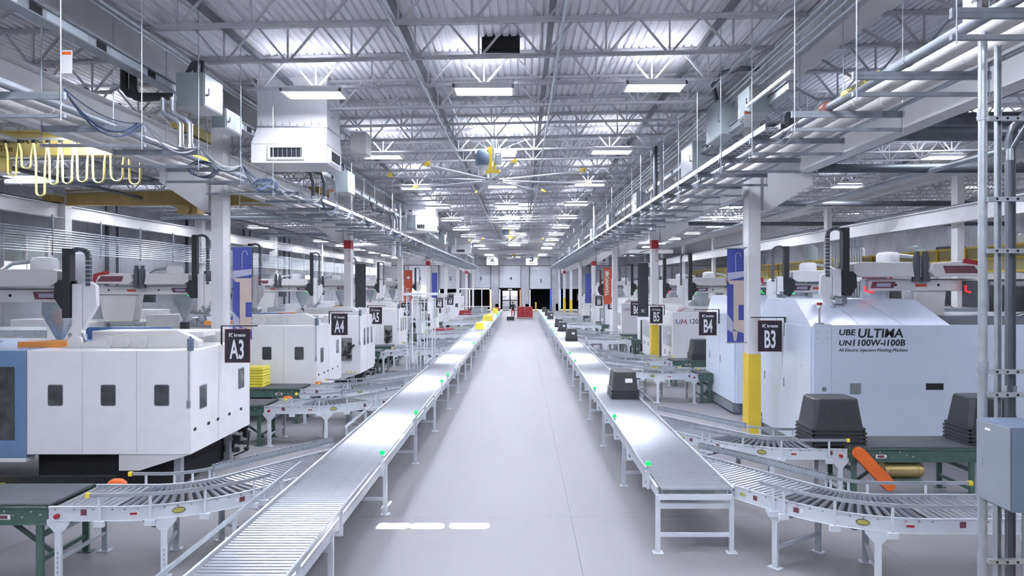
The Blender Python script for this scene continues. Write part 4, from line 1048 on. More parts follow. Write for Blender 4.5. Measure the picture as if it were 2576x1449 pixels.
# ---------------------------------------------------------------- take-out robots
def robot(x, y, z, L, s, label, lampm, arm_h=2.3, arm_drop=1.6, co=0.0):
    """gantry robot: beam from x outwards (sign s = direction to the wall), z underside of the beam"""
    t = thing('takeout_robot', label, 'robot', (x, y, z))
    def bx(a, b, y0, y1, z0, z1): return (min(s*a, s*b), max(s*a, s*b), y0, y1, z0, z1)
    MB().box(*bx(0, L, -.1, .12, 0, .24)).box(*bx(.03, L, -.06, .08, .24, .27)).build('cross_beam', ivory, t, bevel=.012)
    MB().prism([(s*.08,.06),(s*.12,.20),(s*.62,.20),(s*.58,.06)], 'y', -.106, -.1).build('name_plate', brown, t)
    MB().prism([(s*.20,.09),(s*.22,.17),(s*.52,.17),(s*.50,.09)], 'y', -.110, -.106).build('plate_face', ban_l, t)
    MB().box(*bx(L*.42, L*.42+.25, -.104, -.1, .09, .15)).build('red_label', ban_o, t)
    for a in (L*.25, L*.62): MB().cyl((s*a, -.105, .13), (s*a, -.1, .13), .028, n=12).build('beam_hole', dark, t)
    # carriage
    n0 = len(C.objects)
    MB().prism([(s*.15,.30),(s*.0,.38),(s*.0,.58),(s*.1,.62),(s*1.25,.62),(s*1.3,.30)], 'y', -.35, .10).build('carriage_cover', ivory, t, bevel=.02)
    MB().prism([(s*1.75,.30),(s*1.62,.42),(s*1.70,.60),(s*2.3,.64),(s*2.62,.60),(s*2.75,.32)], 'y', -.35, .10).build('carriage_nose', ivory, t, bevel=.02)
    MB().prism([(s*1.95,.38),(s*1.90,.54),(s*2.55,.54),(s*2.68,.38)], 'y', -.356, -.35).build('name_plate', brown, t)
    MB().prism([(s*2.3,.60),(s*2.38,.70),(s*2.78,.60),(s*2.8,.35),(s*2.72,.35),(s*2.66,.55)], 'y', -.357, -.3).build('red_trim', redp, t)
    mo = MB()
    for a in (1.42, 1.60): mo.cyl((s*a, -.2, .28), (s*a, -.2, .75), .075, n=14).cyl((s*a,-.2,.75),(s*a,-.2,.85),.055,n=12).cyl((s*a,-.2,.20),(s*a,-.2,.3),.1,n=14)
    mo.build('servo_motors', darkp, t, smooth=True)
    # vertical arm
    ax = -.34
    MB().box(*bx(ax-.09, ax+.09, -.32, -.18, -arm_drop, arm_h*.35)).build('arm_mast', white, t, bevel=.01)
    MB().box(*bx(ax+.10, ax+.24, -.36, -.20, -arm_drop+.4, arm_h)).build('arm_rail', black, t)
    MB().prism([(s*(ax+.40), .42), (s*(ax+.42),.1), (s*(ax+.28),-.12), (s*(ax+.10),-.05), (s*(ax+.10),.42)], 'y', -.34, -.12).build('arm_carriage', black, t, bevel=.02)
    MB().prism([(s*(ax-.1),-.5),(s*(ax-.36),-.05),(s*(ax-.34),.32),(s*(ax-.22),.40),(s*(ax-.1),.38)], 'y', -.30, -.2).build('arm_cover', white, t, bevel=.01)
    ch = MB(); pts = []
    for k in range(9): a = PI*k/8; pts.append((s*(ax-.02-.18*math.cos(a)*1), -.28, arm_h-.15+.14*math.sin(a)))
    pts = [(pts[0][0], -.28, .3)]+pts+[(pts[-1][0], -.28, .5)]
    for i in range(len(pts)-1):
        a, b = Vector(pts[i]), Vector(pts[i+1]); n = max(1, int((b-a).length/.07))
        for j in range(n): p = a.lerp(b, (j+.5)/n); ch.bar(a.lerp(b, (j+.08)/n), a.lerp(b, (j+.92)/n), .08, .07)
    ch.build('cable_chain', darkp, t)['kind'] = 'stuff'
    o = clutter(MB(), s*ax, -.25, -arm_drop-.15, .35, .2, .4, 14, int(abs(x)*7+y)).build('gripper', strutm, t); o['kind'] = 'stuff'
    for q_ in list(C.objects)[n0:]:
        if q_.parent is t: q_.location.x += s*co
    # end controller with status light
    MB().box(*bx(-.03, .02, -.12, .14, -.02, .25)).build('beam_end', strutm, t)
    MB().tube([(s*-.05,-.13,.10),(s*-.05,-.13,.0),(s*.04,-.13,-.03),(s*.13,-.13,-.03)], .016, n=6).build('status_light', lampm, t)
    MB().box(*bx(L-.45, L-.02, -.25, -.12, -.35, .22)).build('controller', darkp, t)
    MB().tube([(s*(L-.46),-.26,.12),(s*(L-.46),-.26,0),(s*(L-.36),-.26,-.03)], .02, n=6).tube([(s*(L-.02),-.26,.12),(s*(L-.02),-.26,0),(s*(L-.12),-.26,-.03)], .02, n=6).build('status_light', lampm, t)
    # pedestal on the machine
    MB().prism([(s*(L*.42),0),(s*(L*.70),0),(s*(L*.67),-z+2.52),(s*(L*.45),-z+2.52)], 'y', -.05, .35).build('pedestal', ivory, t, bevel=.02)
    MB().box(*bx(L*.38, L*.74, -.15, .45, -z+2.49, -z+2.52)).build('pedestal_plate', galv, t)
    # hopper with loader
    hx = s*(.55 if s < 0 else .5)
    MB().lathe([(.04,-.85),(.06,-.75),(.30,-.25),(.30,.02)], (hx, .55, 0), 18).build('hopper', galv, t, smooth=True)
    MB().box(hx-.1, hx+.1, .45, .65, -z+2.25, -.85).build('hopper_neck', black, t)
    MB().lathe([(.22,.5),(.24,.56),(.24,.80),(.2,.86),(.05,.88)], (hx-.3*s*-1, .55, 0), 20).build('loader_drum', white, t, smooth=True)
    MB().tube([(hx+.5*s,.55,.8),(hx+.9*s,.5,.75),(hx+1.3*s,.5,.5),(hx+1.4*s,.5,.2)], .045, n=8).build('hose', galv, t, smooth=True)
    return t
robot(-8.55, 12.9, 3.28, 4.2, -1, 'white gantry robot with dark lift arm above the machine under sign A3', em_grn, 1.0, .68)
robot(-9.75, 20.3, 3.33, 4.0, -1, 'white gantry robot with tall mast above the machine of sign A4', em_grn, 1.75, .5)
for i, (x, y) in enumerate(((-10.6, 26.5), (-10.4, 33.5), (-10.2, 40), (-10.0, 47), (-9.8, 54), (-9.8, 62))):
    robot(x, y, 3.3, 4.0, -1, f'white gantry robot of the left machines, {ordn(i+2)} from the viewer', em_grn, 1.9, .6)
robot(7.48, 14.9, 3.48, 2.5, 1, 'white gantry robot with red status lights above the pale blue machine by sign B3', em_red, 1.35, .12, -.4)
robot(7.6, 19.5, 3.40, 1.6, 1, 'white gantry robot with green status lights just right of the near right column', em_grn, 1.3, .05, 0)
for i, (x, y) in enumerate(((7.0, 28.0), (7.0, 33), (6.9, 42), (6.8, 50), (6.8, 58))):
    robot(x, y, 3.3, 3.2, 1, f'white gantry robot of the right machines, {ordn(i+2)} from the viewer', em_red if i == 1 else em_grn, 1.6, .7)
# ---------------------------------------------------------------- hung pipe racks
def trapeze(xa, xb, z1, z2, label, y, group, ztop, flip):
    t = thing('trapeze_hanger', label, 'pipe hanger', ((xa+xb)/2, y, z2), group=group); h = (xb-xa)/2; d = z1-z2
    MB().box(-h, h, -.02, .02, d-.042, d).box(-h, h, -.02, .02, d+.002, d+.042).build('upper_strut', strutm, t)
    MB().box(-h+.0, h-.0, -.02, .02, -.021, .021).build('lower_strut', strutm, t)
    for x in (-h+.03, h-.03): MB().cyl((x, -.03, -.06), (x, -.03, ztop(xa if x < 0 else xb)-z2), .007, n=6).build('threaded_rod', galv, t)
    return t
for i in range(48):
    y = 5.64+1.65*i
    if i == 0: y = 5.62
    base = f'{ordn(i)} from the viewer'
    if i == 0: rt = tp = trapeze(3.53, 5.0, 5.84, 5.64, f'steel trapeze hanger of the right pipe rack, {base}', y, 'right rack hangers', lambda x: dz(x), 1)
    elif y < 84: copy_tree(tp, None, (4.265, y, 5.64), 0, f'steel trapeze hanger of the right pipe rack, {base}', 'right rack hangers')
for i in range(45):
    y = 7.77+1.65*i
    if i == 0: tp = trapeze(-6.64, -5.2, 5.76, 5.53, 'steel trapeze hanger of the left pipe rack, first from the viewer', y, 'left rack hangers', lambda x: dz(x), 1)
    elif y < 82: copy_tree(tp, None, (-5.92, y, 5.53), 0, f'steel trapeze hanger of the left pipe rack, {ordn(i)} from the viewer', 'left rack hangers')
def longpipe(name, label, cat, x, z, r, m, y0, y1, bands=None, n=12):
    t = thing(name, label, cat, (x, 0, z)); MB().cyl((0, y0, 0), (0, y1, 0), r, n=n).build('pipe_run', m, t, smooth=True)
    if bands:
        b = MB(); y = y0+.8
        while y < min(y1, 45): b.cyl((0, y, 0), (0, y+.06, 0), r+.006, n=n); y += bands
        b.build('joint_band', m, t)['kind'] = 'stuff'
    return t
p = longpipe('compressed_air_pipe', 'dark grey pipe with yellow marker on the right rack', 'pipe', 4.03, 5.94, .055, strutm, 3.0, 84, 3.3)
MB().bar((-.055, 7.6, .03), (-.055, 8.5, .03), .012, .055).build('yellow_marker', yel_pl, p)
tx = text('lettering', 'COMPRESSED AIR', .07, blkl, p, (-.064, 8.05, .03), rot=(PI/2, 0, -PI/2), sx=.95, bold=.002)
MB().cyl((-.01, 8.95, .0), (-.01, 9.1, .0), .075, n=10).cyl((-.01, 9.02, 0), (-.01, 9.02, -.12), .02, n=8).build('valve', mat('copper_valve', (.35,.14,.10), .4, .5), p)
p = longpipe('insulated_pipe', 'white insulated pipe with blue marker, left one of the two on the right rack', 'pipe', 4.33, 5.985, .098, insul, 3.0, 84, 1.65, 16)
MB().bar((-.085, 5.9, .05), (-.085, 6.25, .05), .012, .06).build('blue_marker', bluep, p)
longpipe('insulated_pipe', 'white insulated pipe, right one of the two on the right rack', 'pipe', 4.68, 5.985, .098, insul, 3.0, 84, 1.65, 16)
longpipe('conduit_pipe', 'thin steel conduit lying outermost on the right rack', 'pipe', 4.9, 5.915, .03, galv, 5.5, 84, None, 8)
longpipe('insulated_pipe', 'white insulated pipe on the left rack, right one of two', 'pipe', -6.08, 5.90, .095, insul, 3, 82, 1.65, 16)
longpipe('insulated_pipe', 'white insulated pipe on the left rack, left one of two', 'pipe', -6.44, 5.90, .095, insul, 3, 82, 1.65, 16)
p = longpipe('compressed_air_pipe', 'dark grey pipe with yellow marker on the aisle edge of the left rack', 'pipe', -5.80, 5.86, .055, strutm, 3, 82, 3.3)
MB().bar((.05, 11.9, .03), (.05, 12.5, .03), .012, .05).build('yellow_marker', yel_pl, p)
# perforated cable trays
def tray(x, z, w_, y0, y1, label):
    t = thing('cable_tray', label, 'cable tray', (x, 0, z))
    MB().box(-w_/2, w_/2, y0, y1, 0, .008).build('tray_floor', galv, t)
    MB().box(-w_/2-.004, -w_/2, y0, y1, 0, .09).box(w_/2, w_/2+.004, y0, y1, 0, .09).build('tray_side', galv, t)
    b = MB(); y = y0+.2
    while y < min(y1, 50): b.box(-w_/2+.03, -w_/2+.09, y, y+.05, -.003, .0).box(w_/2-.09, w_/2-.03, y, y+.05, -.003, 0); y += .2
    b.build('slots', dark, t)['kind'] = 'stuff'
    c = MB(); r = random.Random(3)
    for k in range(6): c.tube([(-w_/2+.03+.03*k+.01*r.random(), y0+(y1-y0)*q/30, .02+.012*r.random()) for q in range(31)], .011, n=5)
    c.build('cables', wire_m, t)['kind'] = 'stuff'
tray(3.68, 5.885, .22, 10.0, 84, 'perforated steel cable tray on the aisle edge of the right rack')
tray(-5.36, 5.81, .2, 18, 82, 'perforated steel cable tray on the aisle edge of the left rack')
# loose cable bundles draped between the left hangers
for i in range(16):
    y = 7.77+1.65*i; m = MB(); r = random.Random(40+i)
    for k in range(5): m.tube(sag((-5.22+.02*r.random(), y, 5.84), (-5.22-.1*r.random(), y+1.65, 5.84), .10+.17*r.random()*(1.6 if i % 3 == 0 else 1), 10), .008, n=5)
    tag(m.build('cable_bundle', wire_m if i % 3 else wireb), f'loose grey cables draped after the {ordn(i)} hanger of the left rack', 'cable', 'loose cables on the left rack')
for i, (x, y, z) in enumerate(((-5.55, 11.9, 5.62), (-6.4, 7.72, 5.66), (-5.4, 14.4, 5.7))):
    m = MB(); r = random.Random(i)
    for k in range(8):
        rr = .17+.03*r.random(); m.tube([(x+rr*1.2*math.cos(a*PI/8), y+.03*k-.1, z+rr*.7*math.sin(a*PI/8)) for a in range(17)], .006, n=5)
    tag(m.build('cable_coil', wireb, smooth=True), ['dark blue cable coil hanging before the near left column', 'cable coil hanging at the outer edge of the left rack, close to the viewer', 'cable coil on the left rack before the white air unit'][i], 'cable coil')
for i in range(10):
    y = 8.95+1.65*i; m = MB(); r = random.Random(90+i)
    for k in range(2): m.tube(sag((3.66, y, 5.9), (3.75+.2*r.random(), y+1.5, 5.8), .15+.12*r.random(), 8), .008, n=5)
    tag(m.build('cable_bundle', wire_m), f'loose cable at the {ordn(i+2)} hanger of the right rack', 'cable', 'loose cables on the right rack')

# ---------------------------------------------------------------- electrical busways and boxes
def busway(x, z, label, ys=2):
    t = thing('busway', label, 'busway', (x, 0, z))
    MB().box(-.06, .06, ys, 84, 0, .13).build('housing', galv, t)
    MB().box(-.10, .10, ys, 84, -.02, 0).box(-.1,.1,ys,84,.13,.15).build('flange', strutm, t)
    k = MB()
    for i in range(60):
        y = ys+1+i*1.3
        if y > 83: break
        k.box(.058, .066, y, y+.22, .01, .12).box(-.066, -.058, y, y+.22, .01, .12)
    k.build('plug_covers', dark, t)['kind'] = 'stuff'
    pn = MB()
    for i in range(60):
        y = ys+1+i*1.3
        if y < 82.5: pn.box(.060, .064, y+.3, y+1.1, .01, .12)
    pn.build('cover_plates', mat('pale_plate', (.55,.62,.68), .4), t)['kind'] = 'stuff'
busway(-5.98, 6.90, 'grey electrical busway with dark plug covers above the left rack')
busway(4.55, 6.90, 'grey electrical busway above the right rack', 11.5)
def ebox(x0, x1, y0, y1, z0, z1, label, pipes=None, lever=True, face='x'):
    t = thing('switch_box', label, 'electrical box', ((x0+x1)/2, (y0+y1)/2, z0)); w_, d_, h = (x1-x0)/2, (y1-y0)/2, z1-z0
    MB().box(-w_, w_, -d_, d_, 0, h).build('enclosure', gbox, t, bevel=.008)
    sg = 1 if x0 < 0 else -1
    MB().box(*sorted((sg*w_, sg*(w_+.012))), -d_+.02, d_-.02, .02, h-.02).build('door', gbox, t, bevel=.004)
    if lever: MB().cyl((sg*(w_+.01), -d_+.08, h*.35), (sg*(w_+.05), -d_+.08, h*.35), .02, n=8).bar((sg*(w_+.05), -d_+.08, h*.35), (sg*(w_+.05), -d_+.08, h*.55), .02, .02).build('lever', strutm, t)
    MB().box(*sorted((sg*(w_+.012), sg*(w_+.015))), d_-.14, d_-.08, h*.2, h*.33).build('paper_label', lett, t)
    return t
ebox(-5.68, -5.22, 11.2, 11.9, 6.55, 7.10, 'large grey switch box with curved conduits on top, above the left rack')
ebox(-5.55, -5.30, 12.2, 12.9, 6.42, 6.78, 'smaller grey switch box just past the large one on the left')
t = thing('flexible_conduit', 'pair of dark flexible conduits curving from the girder to the left switch box', 'conduit', (0,0,0))
for k in (0, 1): MB().tube([(-6.1, 12.3+.05*k, 7.15), (-5.9, 12.0, 7.32), (-5.62+.1*k, 11.7, 7.45), (-5.50+.12*k, 11.5, 7.36), (-5.48+.12*k, 11.45, 7.10)], .032, n=8).build('conduit_run', darkp, t, smooth=True)
for i, y in enumerate((20.5, 33.5, 46, 58)):
    ebox(-5.62, -5.22, y, y+.8, 6.40, 7.05, f'grey switch box above the left rack, {ordn(i+2)} from the viewer')
    t = thing('flexible_conduit', f'dark flexible conduit above the {ordn(i+2)} switch box of the left rack', 'conduit', (0,0,0))
    MB().tube([(-6.1, y+.8, 7.0), (-5.8, y+.6, 7.35), (-5.45, y+.4, 7.3), (-5.42, y+.4, 7.05)], .035, n=8).build('conduit_run', darkp, t, smooth=True)
ebox(4.30, 4.60, 14.7, 15.9, 6.86, 7.68, 'large grey switch box above the right rack, lower one of the close pair')
ebox(4.15, 4.55, 12.4, 13.1, 6.75, 7.25, 'grey switch box with warning tag nearest the viewer on the right')
ebox(4.25, 4.6, 17.0, 18.2, 6.45, 7.20, 'grey switch box with a bright face, third above the right rack')
for i, y in enumerate((25, 33, 41, 50, 60)): ebox(4.2, 4.5, y, y+.9, 6.35, 7.05, f'grey switch box above the right rack, {ordn(i+3)} from the viewer')
t = thing('flexible_conduit', 'dark flexible conduit arching above the right switch boxes', 'conduit', (0,0,0))
MB().tube([(4.35, 15.2, 7.68), (4.2, 15.0, 8.0), (4.3, 14.6, 8.15), (4.6, 14.3, 8.15), (4.95, 14.2, 8.1)], .05, n=10).build('conduit_run', darkp, t, smooth=True)
# warning tags
for i, (x, y, z) in enumerate(((-5.9, 8.85, 6.35), (-5.35, 19.2, 6.0), (4.14, 12.5, 6.5))):
    t = thing('warning_tag', ['white warning tag hanging below the left busway', 'white tag hanging under the white air unit', 'white tag hanging from the near right switch box'][i], 'tag', (x, y, z))
    MB().box(-.07, .07, -.003, .003, 0, .3).build('card', lett, t); MB().box(-.06, .06, -.005, -.003, .24, .28).build('header', orange, t)
# drop pipes from left busway to rack
for i, (x, y) in enumerate(((-5.72, 10.9), (-5.57, 10.9), (-5.3, 17.2), (-5.05, 17.3), (-5.2, 27), (-5.0, 27))):
    t = thing('drop_conduit', f'galvanised conduit with two elbows dropping to the left rack, {ordn(i)} from the viewer', 'conduit', (0,0,0))
    if i < 2: pts = [(x, y, 6.66), (x, y, 6.40), (x+.03, y, 6.34), (x+.22, y, 6.24), (x+.27, y, 6.17), (x+.27, y, 5.79)]
    else: pts = [(-5.96, y, 6.86), (-5.9, y, 6.6), (x-.04, y, 6.45), (x, y, 6.3), (x+.04, y, 6.2), (x+.04, y, 5.79)]
    MB().tube(pts, .045, n=10).build('conduit_run', galv if i < 2 else darkp, t, smooth=True)
    MB().cyl((pts[-1][0], pts[-1][1], pts[-1][2]), (pts[-1][0], pts[-1][1], pts[-1][2]+.06), .06, n=10).cyl((x, y, 6.55), (x, y, 6.62), .055, n=10).build('coupling', galv, t)
t = thing('dark_conduit', 'thick black flexible duct under the left busway by the near warning tag', 'conduit', (0,0,0))
for k in (0, 1): MB().tube([(-6.35+.14*k, 10.9, 7.05), (-6.35+.14*k, 10.9, 6.74), (-6.28+.12*k, 10.9, 6.66-.06*k), (-6.1, 10.9, 6.62-.03*k), (-5.55, 10.9, 6.62)], .06, n=8).build('duct_run', black, t, smooth=True)
# angled strut ladder on the right and diagonal channels
t = thing('strut_brace', 'perforated strut sloping down beside the near right switch boxes', 'strut', (0,0,0))
MB().bar((3.76, 9.5, 6.58), (3.96, 12.0, 6.75), .045, .05).build('channel', galv, t)
for k, (xa, za) in enumerate(((4.35, 7.55), (4.45, 7.5), (4.55, 7.45))):
    longpipe('steel_conduit', f'long steel conduit running under the right roof girder, {ordn(k)} from the aisle', 'conduit', xa, za, .022, galv, 4, 60, None, 6)
longpipe('steel_conduit', 'long steel conduit running beside the left roof girder, upper one', 'conduit', -6.3, 7.85, .03, galv, 4, 80, None, 8)
longpipe('steel_conduit', 'long steel conduit running beside the left roof girder, lower one', 'conduit', -6.2, 7.7, .022, galv, 4, 80, None, 8)
for k, (x, y, z0_, m, r_) in enumerate(((-6.2, 33, 5.0, white, .10), (-5.95, 33.3, 5.0, galv, .06), (3.6, 34, 5.7, galv, .06), (4.0, 20.5, 5.9, darkp, .07), (4.2, 20.6, 5.9, galv, .05))):
    o = MB().cyl((x, y, z0_), (x, y, dz(x)-.6), r_, n=12).cyl((x,y,z0_),(x,y,z0_+.05),r_*1.25,n=12)
    tag(o.build('riser_pipe', m, smooth=True), ['thick white riser pipe right of the second left switch box', 'thin riser pipe behind the thick white one', 'slim riser pipe over the middle of the right rack', 'dark riser pipe over the right rack past the second column', 'thin steel riser beside the dark riser on the right'][k], 'pipe')

# ---------------------------------------------------------------- air units
def air_unit(x0, y, s_, label):
    t = thing('air_unit', label, 'air unit', (x0, y, 6.29)); w_ = 1.62; dp = 1.15
    MB().box(.08, w_, .08, dp, .82, 1.98).build('duct', white, t)
    MB().box(.06, w_+.02, .06, dp+.02, .80, .83).build('flange', galv, t)
    MB().add([(.08,.08,.81),(w_,.08,.81),(w_,dp,.81),(.08,dp,.81),(-.02,-.02,.42),(w_+.02,-.02,.42),(w_+.02,dp+.06,.42),(-.02,dp+.06,.42)],
             [(0,1,2,3),(4,7,6,5),(0,4,5,1),(1,5,6,2),(2,6,7,3),(3,7,4,0)]).build('hood', white, t)
    MB().box(-.02, w_+.02, -.02, dp+.06, 0, .415).build('plenum', white, t, bevel=.01)
    f_ = MB().box(.36, 1.16, -.06, -.02, .07, .12).box(.36, 1.16, -.06, -.02, .33, .38).box(.36,.41,-.06,-.02,.12,.33).box(1.11,1.16,-.06,-.02,.12,.33).build('outlet_frame', white, t)
    MB().box(.41, 1.11, -.03, -.021, .12, .33).build('outlet', dark, f_)
    l_ = MB()
    for i in range(7): l_.cbox((.48+.1*i, -.035, .225), (.008, .03, .2))
    l_.build('louvres', strutm, f_)['kind'] = 'stuff'
    f_ = MB().box(w_+.02, w_+.06, .2, 1.0, .05, .36).build('side_outlet', white, t); MB().box(w_+.055, w_+.065, .26, .94, .10, .31).build('outlet', dark, f_)
    MB().box(w_, w_+.03, .35, .55, 1.1, 1.45).build('side_panel', white, t)
    m = MB(); r = random.Random(2)
    for i in range(9): x = .15+.16*i; m.prism([(x, .84), (x+.02, .84), (x+.02*r.random(), .84+.05+.1*r.random())], 'y', .076, .08)
    m.build('stains', mat('soot', (.25,.25,.26), .7), t)['kind'] = 'stuff'
    MB().box(.06, w_+.02, .06, dp+.02, 1.85, 1.9).build('roof_collar', white, t)
for i, (x, y) in enumerate(((-5.93, 15.0), (-5.93, 33.9), (-5.93, 57.5))):
    air_unit(x, y, 1, ['large white air unit hanging from the roof beside the near left column', 'white air unit hanging from the roof, second one along the left', 'white air unit hanging from the roof, furthest one by the dock wall'][i])
for i, (x, y, z) in enumerate(((-4.35, 17.3, 6.95), (-3.4, 40, 7.3))):
    o = MB().box(x, x+.4, y, y+.6, z, z+.55).box(x+.05,x+.35,y+.1,y+.5,z-.03,z); tag(o.build('roof_heater', ivory, bevel=.01), ['small grey heater box right of the near air unit', 'small heater box on the roof past the near fan'][i], 'heater')
t = thing('roof_panel_heater', 'dark rectangular louvred panel on the roof above the aisle', 'heater', (-.40, 12.9, 7.98))
MB().box(-.36, .36, -.05, .05, 0, .33).build('body', dark, t, bevel=.01)
l_ = MB()
for i in range(9): l_.box(-.33, .33, -.07, -.05, .02+i*.034, .035+i*.034)
l_.build('louvres', black, t)['kind'] = 'stuff'
MB().box(-.38, .38, -.06, .06, .33, .345).build('mounting_frame', strutm, t)

# ---------------------------------------------------------------- big ceiling fans
def fan(x, y, z, R, label, rz):
    t = thing('ceiling_fan', label, 'fan', (x, y, z))
    MB().box(-.05, .05, -.05, .05, .55, dz(x)-z-.02).build('drop_tube', galv, t)
    MB().box(-.12, -.02, -.08, .08, .25, .95).box(-.2, .2, -.1, .1, .18, .28).box(.02,.09,-.1,.1,.28,.5).build('yoke', yellow, t)
    MB().lathe([(.05,0),(.20,.02),(.23,.12),(.23,.34),(.16,.46),(.05,.48)], (-.28, .05, .40), 18).build('gear_motor', bluebox, t, smooth=True)
    MB().box(.06, .26, -.1, .1, .42, .78).box(.10,.22,-.12,-.1,.48,.72).build('control_box', galv, t, bevel=.02)
    MB().cyl((0,0,.02), (0,0,.18), .16, n=20).cyl((0,0,-.04),(0,0,.03),.30,n=24).build('hub', galv, t)
    for i in range(8):
        a = rz+2*PI*i/8; M = Matrix.Rotation(a, 3, 'Z')
        bl = MB().prism([(-.075,-.012),(-.02,.016),(.06,.012),(.085,-.01),(.0,-.004)], 'x', .25, R-.12)
        bl.v = [tuple(M @ Vector(v)) for v in bl.v]; bl.v = [(v[0], v[1], v[2]) for v in bl.v]
        o = bl.build('blade', galv, t)
        tp_ = MB().prism([(-.08,-.01),(-.03,.05),(.05,.10),(.08,.02),(.07,-.012)], 'x', R-.12, R)
        tp_.v = [tuple(M @ Vector(v)) for v in tp_.v]; tp_.build('winglet', yellow, o)
    for k in range(4):
        a = k*PI/2+.4; MB().cyl((0,0,.8), (1.3*math.cos(a), 1.3*math.sin(a), dz(x)-z-.3), .006, n=5).build('guy_wire', galv, t)
fan(-.84, 19.6, 6.62, 2.95, 'large ceiling fan with pale blades and yellow tips over the aisle, nearer one', .22)
fan(-.84, 48.5, 6.75, 2.95, 'large ceiling fan with yellow yoke over the aisle, further one', .1)
fan(-.84, 78, 6.75, 2.95, 'large ceiling fan near the dock doors, furthest one', .3)

# ---------------------------------------------------------------- yellow bridge crane with festoon
def crane(y, label, m, txt):
    t = thing('bridge_crane', label, 'crane', (-13.1, y, 6.76))
    MB().box(-4.85, 4.9, -.16, .16, 0, .04).box(-4.85, 4.9, -.16, .16, .56, .60).box(-4.85, 4.9, -.10, .10, .04, .56).build('bridge_girder', m, t)
    for x, z_ in ((-5.08, .09), (5.16, .41)): MB().box(x-.25, x+.15, -.8, .8, z_, z_+.24).build('end_truck', m, t, bevel=.02)
    MB().box(-.4, .4, -.3, .3, -.35, -.02).cyl((0,-.4,-.2),(0,.4,-.2),.15,n=16).build('hoist_trolley', m, t)
    if txt:
        text('lettering', 'CRANE ENGINEERING DESIGN, INC.' if False else 'NG DESIGN, INC.', .165, blkl, t, (.88, -.105, .36), sx=.9, bold=.004)
        text('lettering', 'Ton', .20, mat('brown_lettering', (.22,.12,.06), .5), t, (.55, -.105, .16), bold=.004)
        text('lettering', '800-', .17, mat('brown_lettering', (.22,.12,.06), .5), t, (3.0, -.105, .22), bold=.003)
    return t
crane(16.7, 'pale yellow bridge crane girder with black lettering in the left bay', cream, True)
crane(27.0, 'tan bridge crane in the left bay, second one', tanm, False)
t = thing('festoon_rail', 'thin rail carrying the yellow festoon cables in the left bay', 'rail', (0, 16.2, 7.05))
MB().box(-13.5, -8.7, -.02, .02, 0, .05).build('track', galv, t)
tr_ = MB()
xs_ = [-12.24, -11.92, -11.57, -11.25, -10.95, -10.6, -10.24, -9.82, -9.37, -8.97]
for x in xs_: tr_.box(x-.04, x+.04, -.03, .03, -.08, 0)
tr_.build('trolleys', black, t)['kind'] = 'stuff'
drops = [.78, .60, 1.25, .98, .96, .92, .94, .90, .98]
for i in range(len(xs_)-1):
    a, b = xs_[i], xs_[i+1]; m = MB()
    for k in (0, 1):
        pts = [(a+.0+.02*k, 16.16, 6.97)]; dr = drops[i]; w_ = (b-a)*.34
        pts += [((a+b)/2-w_, 16.16+.03*k, 6.97-dr*.35), ((a+b)/2-w_*.95, 16.16+.03*k, 6.97-dr*.7)]
        for q in range(7): an = PI+PI*q/6; pts.append(((a+b)/2+w_*.9*math.cos(an), 16.16+.03*k, 6.97-dr+w_*.8*(1+math.sin(an))*1-.0))
        pts += [((a+b)/2+w_*.95, 16.16+.03*k, 6.97-dr*.5), (b-.02*k, 16.16, 6.97)]
        m.tube(pts, .017, n=6)
    tag(m.build('festoon_loop', festo, smooth=True), f'yellow cable loop under the crane girder, {ordn(i)} from the left', 'cable', 'yellow festoon loops')

# ---------------------------------------------------------------- right foreground uprights and wall box
def upright(name, label, pts, r, m, extra=None):
    t = thing(name, label, 'pipe', (pts[0][0], pts[0][1], 0)); o = t.location
    MB().tube([(p[0]-o[0], p[1]-o[1], p[2]) for p in pts], r, n=14).build('pipe_run', m, t, smooth=True)
    c = MB()
    for z in (extra or ()): c.cyl((0,0,z), (0,0,z+.10), r*1.22, n=14).cyl((0,0,z+.02),(0,0,z+.035),r*1.35,n=14)
    if extra: c.build('coupling', galv, t, smooth=True)
    return t
upright('upright_pipe', 'thick galvanised upright pipe nearest the aisle, behind the grey wall box', [(4.05,6,0),(4.05,6,5.82)], .036, galv, (2.83, 5.05))
upright('upright_pipe', 'dark upright pipe with an offset bend near the right edge', [(4.29,6,0),(4.29,6,4.75),(4.32,6,4.82),(4.46,6,5.05),(4.50,6,5.12),(4.50,6,5.88)], .022, darkp, (4.7,))
upright('upright_pipe', 'thick dark upright pipe at the far right edge', [(4.40,6.15,0),(4.40,6.15,4.9),(4.43,6.15,5.02),(4.6,6.15,5.2)], .042, darkp, (2.6,))
upright('upright_pipe', 'thin steel upright conduit at the right edge', [(4.50,6.05,0),(4.50,6.05,4.3)], .018, galv, (3.0,))
upright('upright_pipe', 'thin pale upright conduit between strut and dark pipe', [(4.22,6.3,0),(4.22,6.3,2.7)], .015, galv)
upright('upright_pipe', 'second thin pale upright conduit below the wall box', [(4.33,6.25,0),(4.33,6.25,2.3)], .018, galv)
upright('upright_pipe', 'third thin pale upright conduit below the wall box, outermost', [(4.38,5.95,0),(4.38,5.95,2.0)], .02, galv)
t = thing('upright_rack', 'tall steel strut frame carrying the wall box at the right edge', 'strut', (4.17, 5.98, 0))
for x in (0, .36): 
    f_ = MB().box(x-.021, x-.015, -.02, .02, 0, 5.7).box(x+.015, x+.021, -.02, .02, 0, 5.7).box(x-.015, x+.015, .012, .02, 0, 5.7).build('upright_channel', galv, t)
